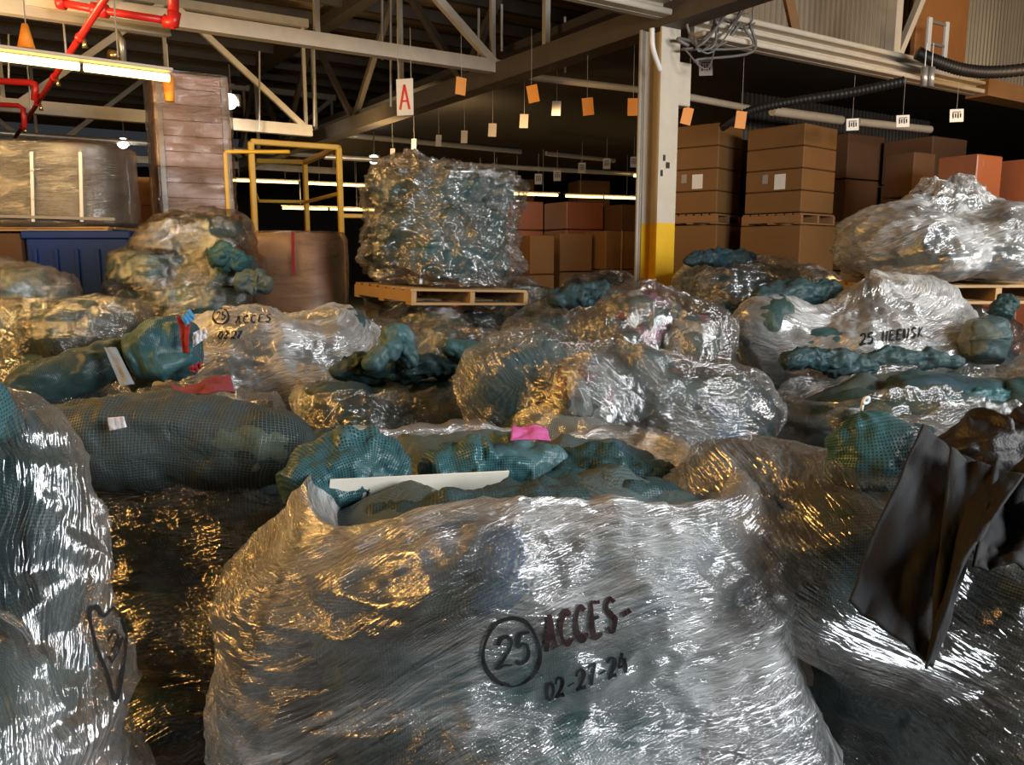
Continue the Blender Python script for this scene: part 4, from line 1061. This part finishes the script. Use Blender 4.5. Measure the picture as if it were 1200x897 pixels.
# --- farther rows
load('L17', 'pale green crumpled load at the left edge below the olive one', (X(75, 5.9), 5.9), (1.45, 1.0, 1.28), .1, 0, 111, 'film_crumple', ('net_dark', 'net_teal', 'net_olive'), 3, None, .03, 200, 90, 0, 10)
load('L18', 'olive wrapped load at the left edge below the blue bin', (X(8, 7.0), 7.0), (1.05, .95, 1.55), .2, 0, 113, 'film_diag', ('net_olive', 'net_teal', 'net_dark'), 3.4, None, .03, 180, 90, 0, 10)
load('L19', 'tall lumpy load of green and teal bags below the tall brown carton stack', (X(228, 7.55), 7.55), (1.3, 1.0, 1.70), .15, 0, 115, 'film_clear', ('net_olive', 'net_teal', 'net_dark', 'net_dark'), 3.2, None, .03, 220, 110, 0, 16, True, ((P(230, 275, 7.5), (1.2, 1, .9), .1, 'net_dark'),))
load('LG5', 'dark wrapped load left below the pallet of the central tall load', (X(412, 6.4), 6.4), (.95, .85, 1.1), .2, 0, 117, 'film_crumple', ('net_dark', 'net_teal', 'net_olive'), 3.2, None, .03, 150, 70, 0, 8)
load('LG6', 'dark teal load right below the pallet of the central tall load', (X(672, 6.4), 6.4), (.9, .95, 1.2), -.2, 0, 119, 'film_far', ('net_dark', 'net_teal', 'net_mixed'), 3.2, None, .03, 160, 80, 0, 9)
load('LG7', 'dark load of small teal bags left of the column foot', (X(695, 7.7), 7.7), (1.0, .95, 1.32), .3, 0, 121, 'film_clear', ('net_teal', 'net_dark', 'net_mixed'), 3, None, .03, 150, 70, 0, 10)
load('LG8', 'dark load between the cone shaped load and the tall right load', (X(896, 6.5), 6.5), (.95, .85, 1.3), .1, 0, 123, 'film_dark', ('net_dark', 'net_teal'), 3.2, None, .03, 150, 70, 0, 9)
load('L13', 'wrapped load of teal bags just right of the column foot', (X(858, 7.7), 7.7), (1.15, .95, 1.6), 0, 0, 127, 'film_far', ('net_teal', 'net_dark', 'net_grey'), 3, None, .03, 180, 90, 0, 12)
for (px, Y, hh, lab, sd) in ((600, 9.4, 1.35, 'far dark load behind the right side of the central tall load', 131), (700, 9.6, 1.42, 'far dark load in front of the strapped carton stack', 133), (930, 9.2, 1.5, 'far dark load in front of the light brown carton stack', 135), (478, 9.7, 1.35, 'far dark load behind the central pallet on its left', 137)):
    load('F%d' % sd, lab, (X(px, Y), Y), (.8, .8, hh), .2, 0, sd, 'film_far', ('net_dark', 'net_teal', 'net_olive'), 3.2, None, .03, 120, 60, 0, 9)
# --- loads raised on pallets
near = P(482, 358, 6.9); rot = D2R(36); Rp = rotz(rot)
pc = near + Rp @ Vector((.62, .56, 0)); pzt = near.z
load('BASE', 'wrapped load that carries the pallet of the central tall load', (pc.x, pc.y), (1.2, 1.05, pzt-.09), rot, 0, 141, 'film_crumple', ('net_dark', 'net_teal', 'net_olive'), 5, None, .03, 150, 70, 0, 9, topbags=False, bulge=0)
pa = pallet((pc.x, pc.y, pzt), (1.24, 1.12), rot, 'orange lit pallet under the central tall load')
lo14 = load('L14', 'tall clear load of teal bags raised on a pallet in the middle', (pc.x, pc.y), (1.26, 1.12, 1.02), rot, pzt+.155, 143, 'film_far', ('net_teal', 'net_grey', 'net_teal', 'net_dark'), 4.2, None, .03, 300, 150, 0, 14, True,
     ((P(470, 225, 7.4), (.8, .8, .8), .2, 'net_teal'), (P(545, 238, 7.8), (.8, .8, .6), .6, 'net_dark')), .034, 10, .03, low=.0)
tm = Matrix.Translation(near) @ Matrix.Rotation(.045, 4, 'Y') @ Matrix.Translation(-near)
for o in (pa, lo14): o.matrix_world = tm @ Matrix.Translation(o.location); 
c12 = (X(1092, 6.5), 6.5)
load('BASE2', 'wrapped load that carries the pallet of the tall right load', c12, (1.2, 1.05, 1.24), .25, 0, 145, 'film_crumple', ('net_dark', 'net_teal'), 5, None, .03, 150, 70, 0, 9, topbags=False, bulge=0)
pallet((c12[0]+.1, c12[1], 1.30), (1.5, 1.1), .12, 'pale pallet under the tall right load')
load('L12', 'tall grey white load raised on a pallet at the right', (c12[0]+.05, c12[1]), (1.62, 1.1, .50), .12, 1.455, 147, 'film_white', ('net_grey', 'net_olive', 'net_grey'), 3.4, None, .03, 300, 150, 0, 8, True,
     ((P(1110, 252, 6.5), (.9, .9, 1.1), .3, 'net_grey'), (P(1158, 278, 6.5), (.8, .9, 1.1), .9, 'net_grey'), (P(1062, 286, 6.4), (.9, .9, .8), 0, 'net_olive')), .02, 11, .025, low=.0, topbags=False)
# drum shaped load
c20 = P(345, 300, 8.5); h20 = P(345, 274, 8.5).z
t = thing('wrapped_cylinder', 'brown drum shaped load with a red streak, under the yellow frame', 'wrapped load', (c20.x, 8.6, 0))
n, m = 72, 24; th = np.arange(n)*2*PI/n; zz = np.linspace(0, 1, m)
pr = np.clip((1-zz)/.06, 0, 1); pr = .92+.08*np.sqrt(1-(1-pr)**2); rr = (np.abs(np.cos(th))**3+np.abs(np.sin(th))**3)**(-1/3)
V = np.stack([c20.x+.47*rr*np.cos(th)*pr[:, None], 8.6+.45*rr*np.sin(th)*pr[:, None], h20*zz[:, None]+0*th], -1)
F = grid_faces(m, n); F.append(tuple(range((m-1)*n, m*n))); F.append(tuple(range(n-1, -1, -1)))
uv = np.stack([np.broadcast_to(th*.5, (m, n)), np.broadcast_to((zz*h20)[:, None], (m, n))], -1).reshape(-1, 2)
mk('drum_body', V.reshape(-1, 3), F, M['carton_wrap'], t, uv)
Dd = V - np.array([c20.x, 8.6, 0]); Dd[..., 2] = 0; Dd /= np.linalg.norm(Dd, axis=2, keepdims=True)
V2 = V + Dd*(.025+.015*ridge(V*np.array([2, 2, 6.]), 9, 3))[..., None]; V2[..., 2] += .02*zz[:, None]
mk('stretch_film', V2.reshape(-1, 3), F, M['film_dark'], t, uv)
MB().bar(P(343, 272, 8.08) , P(344, 322, 8.08), .03, .01, (0, 1, 0)).build('red_streak', M['red_cloth'], t)

# ------------------------------------------------------------------ handwriting
S = circle_px(599, 763, 33, 40)
marking('L25', [S], .0095, 'ink', 'marker_writing', 'circled number 25 in black marker')
marking('L25', text_strokes('25', 582, 782, 19, 36, -.2, .25, .1), .009)
marking('L25', text_strokes('ACCES-', 640, 762, 15, 40, -.28, .2, .22), .011, 'ink_brown')
marking('L25', text_strokes('02-27-24', 640, 822, 11, 24, -.36, .3, .18), .008)
lf = [(104, 728), (103, 716), (112, 712), (120, 722), (133, 714), (146, 740), (143, 780), (134, 820), (124, 790), (112, 760), (104, 728)]
marking('LLF', [lf], .010)
marking('LLF', [[(124, 752), (132, 740), (137, 752), (128, 764)], [(130, 775), (138, 760), (142, 748)], [(140, 702), (150, 694), (146, 712)], [(148, 716), (156, 700), (158, 722), (150, 735)], [(126, 768), (130, 778)]], .006)
marking('L15', [circle_px(259, 371, 9, 9)], .013); marking('L15', text_strokes('25', 254, 375, 4.5, 9, 0, .1), .01)
marking('L15', text_strokes('ACCES', 276, 380, 6.5, 9, -.06, .2, .35), .01); marking('L15', text_strokes('02.27', 256, 397, 5, 8, -.02, .2), .01)
marking('L10', text_strokes('25 HEEUSK', 1008, 404, 6.5, 12, -.12, .2, .3), .013)

# ------------------------------------------------------------------ loose net bags
tops = 'net bags lying on the loads'
net_bag('teal net bag bulging out of the load marked 25 at its left', [P(338, 588, 1.80), P(372, 560, 1.86), P(425, 545, 1.92), P(478, 566, 1.94)], [.055, .095, .105, .075], 'net_teal', tops, seed=5, m=70, n=70, lump=.25, fold=.16)
net_bag('teal net bag in the middle of the open top of the load marked 25', [P(492, 558, 2.0), P(545, 548, 2.05), P(600, 545, 2.08), P(668, 545, 2.1)], [.07, .105, .105, .07], 'net_teal', tops, seed=8, m=70, n=70, lump=.22, fold=.16)
net_bag('long dark net bag along the front rim of the load marked 25', [P(425, 612, 1.74), P(530, 604, 1.74), P(660, 594, 1.78), P(800, 582, 1.84)], [.045, .07, .08, .05], 'net_dark', tops, seed=14, m=70, n=60, lump=.2, fold=.14)
net_bag('dark net bag at the rear right of the load marked 25', [P(640, 562, 2.08), P(720, 562, 2.06), P(800, 566, 2.04)], [.075, .10, .06], 'net_dark', tops, seed=15, m=60, n=60, lump=.2, fold=.16)
big = net_bag('big dark net bag with a pale emblem lying across the left gap', [P(20, 532, 2.38), P(95, 520, 2.42), P(200, 516, 2.45), P(300, 522, 2.48), P(372, 525, 2.55)], [.11, .165, .185, .165, .09], 'net_fine', tops, seed=21, m=90, n=90, lump=.12, fold=.06)
net_bag('teal net bag at the left edge above the left front load', [P(-75, 470, 1.42), P(-40, 490, 1.45), P(-8, 530, 1.46)], [.1, .10, .06], 'net_teal', tops, seed=23, m=50, n=60, lump=.16, fold=.1)
net_bag('teal net bag with a white tie standing out of the dark right front load', [P(1022, 575, 1.84), P(1024, 540, 1.85), P(1018, 505, 1.87), P(1010, 482, 1.89)], [.10, .115, .085, .02], 'net_teal', tops, seed=25, m=60, n=70, lump=.14, fold=.1, pleat=.12)
g = MB(); tp = P(1010, 474, 1.89)
g.tube(catmull([tp + Vector((0, 0, -.015)), tp + Vector((.004, 0, .012)), tp + Vector((.016, 0, .016)), tp + Vector((.012, 0, .004)), tp + Vector((0, -.004, .003))], 14).tolist(), .004, 6)
tag(g.build('zip_tie', M['white_plastic'], None, True), 'white tie on the tip of the teal net bag at the right', 'tie')
net_bag('long dark net bag slanting down at the left below the pale green load', [P(5, 466, 3.95), P(70, 445, 4.05), P(130, 422, 4.2), P(165, 398, 4.35)], [.11, .15, .14, .08], 'net_dark', tops, seed=27, m=60, n=60)
net_bag('round pale teal net bag with red and white cloth at its side', [P(150, 425, 4.1), P(190, 410, 4.15), P(238, 408, 4.2)], [.15, .225, .16], 'net_teal', tops, seed=29, m=60, n=70, lump=.12, fold=.1)
net_bag('looped teal net bag arching over the gold glinting load', [P(425, 432, 3.8), P(452, 412, 3.85), P(466, 392, 3.88), P(476, 412, 3.9), P(482, 432, 3.92)], [.05, .075, .07, .06, .05], 'net_teal', tops, seed=31, m=70, n=50, lump=.15, fold=.12)
net_bag('dark net bag lying on the gold glinting load behind its rim', [P(385, 436, 3.95), P(430, 430, 4.0), P(500, 432, 4.05), P(545, 428, 4.1)], [.06, .09, .09, .06], 'net_dark', tops, seed=33, m=64, n=60, lump=.25, fold=.16)
net_bag('teal net bag curling between the gold load and the grey load', [P(520, 402, 4.0), P(535, 412, 4.05), P(570, 420, 4.1), P(610, 425, 4.1)], [.05, .07, .09, .08], 'net_teal', tops, seed=35, m=50, n=50, fold=.12)
net_bag('dark net bag draped along the top of the wide grey load', [P(560, 425, 3.6), P(600, 418, 3.65), P(650, 436, 3.6), P(670, 465, 3.5)], [.06, .1, .1, .05], 'net_dark', tops, seed=37, m=64, n=60, lump=.25, fold=.16)
net_bag('dark teal net bag under the foot of the cone shaped load', [P(690, 420, 4.05), P(740, 418, 4.05), P(788, 428, 4.05)], [.05, .08, .05], 'net_teal', tops, seed=39, m=50, n=50, fold=.14)
net_bag('bright teal net bag on the brown tinted load at the right', [P(1095, 470, 3.55), P(1150, 466, 3.6), P(1215, 474, 3.65)], [.03, .06, .05], 'net_teal', tops, seed=41, m=64, n=60, lump=.25, fold=.16)
net_bag('dark net bag at the left end of the brown tinted load', [P(918, 424, 3.9), P(950, 420, 4.0), P(1000, 428, 4.0), P(1030, 432, 4.0)], [.05, .08, .08, .04], 'net_dark', tops, seed=43, m=64, n=60, lump=.25, fold=.16)
net_bag('flat black net bag below the scrawled writing of the blue white load', [P(1000, 424, 4.4), P(1060, 420, 4.5), P(1130, 424, 4.5)], [.05, .07, .05], 'net_dark', tops, seed=45, m=60, n=56, lump=.3, fold=.2)
net_bag('teal curled net bag on top of the blue white load', [P(1012, 345, 5.2), P(1035, 335, 5.25), P(1065, 336, 5.3)], [.05, .085, .06], 'net_teal', tops, seed=47, m=64, n=60, lump=.25, fold=.2)
net_bag('dark net bag on the left shoulder of the blue white load', [P(885, 352, 5.1), P(930, 345, 5.3), P(985, 342, 5.4)], [.08, .12, .08], 'net_dark', tops, seed=49, m=64, n=60, lump=.25, fold=.16)
net_bag('pale blue shiny bag standing at the right edge', [P(1155, 425, 4.55), P(1156, 400, 4.6), P(1154, 372, 4.6)], [.09, .125, .10], 'net_grey', tops, seed=51, m=50, n=50, flat=1)
net_bag('small black bag beside the pale pallet at the right', [P(1172, 372, 4.7), P(1180, 345, 4.75)], [.08, .05], 'net_dark', tops, seed=53, m=60, n=56, lump=.3, fold=.2)
net_bag('teal net bag on the load right of the column foot', [P(800, 306, 7.3), P(850, 301, 7.4), P(885, 304, 7.5)], [.06, .10, .07], 'net_dark', tops, seed=55, m=60, n=56, lump=.3, fold=.2)
net_bag('dark teal net bag high on the lumpy load below the brown stack', [P(245, 305, 6.9), P(270, 300, 7.0), P(290, 315, 7.0)], [.10, .15, .11], 'net_teal', tops, seed=57, m=60, n=56, lump=.3, fold=.2)
net_bag('small grey green bag at the right foot of the lumpy load', [P(275, 335, 6.8), P(300, 330, 6.9), P(318, 338, 6.9)], [.08, .12, .08], 'net_grey', tops, seed=59, m=60, n=56, lump=.3, fold=.2)
net_bag('dark net bag on the head of the central tall load', [P(500, 232, 7.6), P(535, 226, 7.7), P(568, 232, 7.8)], [.08, .13, .08], 'net_dark', tops, seed=61, m=60, n=56, lump=.3, fold=.2)
net_bag('teal net bag at the upper left of the central tall load', [P(438, 226, 7.4), P(470, 216, 7.4), P(505, 222, 7.5)], [.08, .13, .09], 'net_teal', tops, seed=63, m=60, n=56, lump=.3, fold=.2)
net_bag('dark net bag in the row behind the cone shaped load', [P(640, 350, 6.0), P(690, 345, 6.1), P(735, 352, 6.1)], [.08, .12, .08], 'net_dark', tops, seed=65, m=60, n=56, lump=.3, fold=.2)
net_bag('black net bag right of the cone shaped load', [P(835, 368, 5.2), P(865, 372, 5.3), P(885, 392, 5.2)], [.08, .12, .08], 'net_dark', tops, seed=67, m=60, n=56, lump=.3, fold=.2)

# ------------------------------------------------------------------ cloth pieces
def rag(label, quad, mat, amp=.012, seed=1, nx=24, ny=24, th=.004, name='garment', cat='clothing', folds=3., extra=None, parent=None):
    """cloth between four corners (world), crumpled, with real thickness"""
    a, b, c, d = [np.array(q) for q in quad]
    s = np.linspace(0, 1, nx)[None, :, None]; t_ = np.linspace(0, 1, ny)[:, None, None]
    V = (a*(1-s)+b*s)*(1-t_) + (d*(1-s)+c*s)*t_
    nrm = np.cross(b-a, d-a); nrm = nrm/np.linalg.norm(nrm)
    w = np.sin(s*PI*2*folds + 1.6*vnoise(np.concatenate([s+0*t_, t_+0*s, 0*s+0*t_+seed], -1)*3, seed)[..., None]) * amp
    w = w + fbm(np.concatenate([s*3+0*t_, t_*3+0*s, 0*s*t_+seed], -1), seed, 3)[..., None]*amp*1.2
    V = V + nrm*w
    if extra is not None: V = V + extra(s, t_)
    uv = np.stack(np.broadcast_arrays(s[..., 0], t_[..., 0]), -1).reshape(-1, 2)
    o = mk(name, V.reshape(-1, 3), grid_faces(ny, nx, False), M[mat], parent, uv)
    md = o.modifiers.new('thickness', 'SOLIDIFY'); md.thickness = th
    if parent is None: tag(o, label, cat)
    return o
# black garment hanging over the right front load
tg = thing('black_garment', 'black leathery garment draped over the dark right front load', 'clothing', P(1090, 600, 1.55))
rag('', (P(1078, 500, 1.66), P(1160, 560, 1.60), P(1092, 782, 1.36), P(992, 706, 1.42)), 'black_cloth', .008, 3, 50, 60, .006, 'front_panel', folds=.9, parent=tg)
rag('', (P(1112, 530, 1.60), P(1200, 560, 1.52), P(1128, 662, 1.36), P(1088, 782, 1.34)), 'black_cloth', .010, 5, 40, 50, .006, 'folded_edge', folds=.8, parent=tg)
rag('', (P(1165, 545, 1.58), P(1260, 530, 1.56), P(1262, 690, 1.38), P(1138, 668, 1.38)), 'black_cloth', .018, 7, 50, 50, .006, 'side_flap', folds=1.5, parent=tg)
soft_bag('bunched_waist', [P(1085, 530, 1.72), P(1150, 528, 1.70), P(1230, 515, 1.72), P(1300, 510, 1.75)], [.04, .075, .10, .09], 'brown_cloth', tg, seed=71, m=70, n=70, lump=.25, fold=.2)
# white board sticking out of the load marked 25
e0, e1 = P(384, 573, 1.80), P(592, 562, 1.97)
g = MB(); dv = (e1-e0).normalized(); g.bar(e0 + Vector((0, 0, -.02)), e1 + Vector((0, 0, -.02)), .004, .10, (0, -.45, 1)); tag(g.build('cream_board', M['cream_board']), 'cream board lying between the net bags of the load marked 25', 'board')
rag('bright pink cloth on the middle net bag of the load marked 25', (P(600, 500, 2.0), P(640, 500, 2.02), P(645, 518, 1.97), P(598, 516, 1.95)), 'white_cloth', .003, 9, name='cloth_scrap', folds=1.2).data.materials[0] = plain('pink_cloth', (.55, .1, .28), .8, 0, .2, 20, .3)
rag('bright blue cloth scrap on the round pale teal bag', (P(212, 372, 3.93), P(222, 363, 3.95), P(229, 372, 3.94), P(218, 383, 3.92)), 'blue_cloth', .006, 11, 14, 14, name='cloth_scrap')
rag('red and maroon cloth strip down the round pale teal bag', (P(208, 370, 3.96), P(224, 376, 3.94), P(222, 414, 3.92), P(214, 414, 3.94)), 'red_cloth', .006, 13, 14, 24, name='cloth_scrap', folds=1)
rag('white rounded cloth scrap on the round pale teal bag', (P(226, 390, 3.97), P(241, 384, 4.0), P(242, 396, 3.99), P(226, 407, 3.96)), 'white_cloth', .01, 15, 14, 14, name='cloth_scrap')
rag('crimson cloth scrap low on the round pale teal bag', (P(222, 430, 3.92), P(236, 424, 3.94), P(236, 432, 3.94), P(224, 438, 3.92)), 'red_cloth', .008, 17, 14, 14, name='cloth_scrap')
rag('pale grey cloth strip hanging between the dark bag and the round teal bag', (P(122, 408, 3.94), P(136, 408, 3.96), P(158, 450, 3.86), P(142, 455, 3.86)), 'pale_cloth', .006, 19, 16, 24, name='cloth_scrap', folds=1)
rag('maroon cloth showing behind the big dark net bag', (P(200, 448, 3.3), P(272, 448, 3.3), P(276, 464, 3.2), P(205, 464, 3.2)), 'maroon_cloth', .014, 21, 24, 14, name='cloth_scrap', folds=1)
rag('', (P(126, 490, 2.235), P(146, 488, 2.235), P(148, 501, 2.235), P(129, 505, 2.235)), 'white_cloth', .002, 23, 10, 10, .002, name='emblem_patch', parent=big)

# ================================================================== LIGHT
def area(name, loc, target, size, e, col, sy=None):
    ld = bpy.data.lights.new(name, 'AREA'); ld.energy = e; ld.color = col; ld.size = size
    if sy: ld.shape = 'RECTANGLE'; ld.size_y = sy
    o = bpy.data.objects.new(name, ld); COL.objects.link(o); o.location = loc
    o.rotation_euler = (Vector(target) - Vector(loc)).to_track_quat('-Z', 'Y').to_euler()
    return o
area('dock_door_daylight', (5.2, -1.7, 3.0), (.9, 3.0, 1.0), 3.0, 640, (.92, .96, 1.0), 2.2)
area('bay_lamp_warm', (-4.4, 2.0, 3.7), (0, 3.2, 1.0), 3.0, 190, (1, .52, .13), .3)
area('bay_lamp_warm', (-8.0, 5.0, 3.6), (0, 6.5, 1.2), 2.6, 80, (1, .52, .13), 1.0)
area('bay_lamp_white', (7.0, 2.6, 3.5), (1.8, 7.5, 2.3), 2.5, 310, (1.0, .96, .9), 1.0)
area('bay_lamp_warm', (6.8, 8.6, 3.4), (4.4, 12, 2.2), 1.6, 50, (1, .6, .25), .2)
area('bay_lamp_warm', (0.2, 12.0, 3.6), (1.2, 15, 1.5), 2.0, 26, (1, .6, .25), .2)
area('clerestory_fill', AB(6.5, -2.4, 5.6), AB(9, 1.3, 5.2), 1.5, 32, (1, .8, .55), .3)  # added warm fill that brightens the corrugated wall; no fitting here
area('roof_fill', (-5.5, 6.5, 3.2), (-5, 9, 6.3), 3.0, 210, (1, .68, .32), .3)  # added upward fill to lift the roof boards; no lamp hangs here
area('roof_fill', (-2.0, 14.0, 3.3), (-3, 16, 6.3), 3.0, 110, (1, .68, .32), .3)  # second added fill, for the roof deeper in the hall
w = bpy.data.worlds.new('hall_air'); SC.world = w; w.use_nodes = True
w.node_tree.nodes['Background'].inputs[0].default_value = (.55, .6, .7, 1); w.node_tree.nodes['Background'].inputs[1].default_value = .05
SC.view_settings.view_transform = 'Standard'; SC.view_settings.look = 'None'; SC.view_settings.gamma = 1.0; SC.view_settings.exposure = -0.12
SC.view_settings.use_curve_mapping = False
SC.cycles.max_bounces = 10; SC.cycles.transparent_max_bounces = 24; SC.cycles.diffuse_bounces = 3; SC.cycles.glossy_bounces = 3
SC.cycles.sample_clamp_indirect = 4.0; SC.cycles.caustics_reflective = False; SC.cycles.caustics_refractive = False
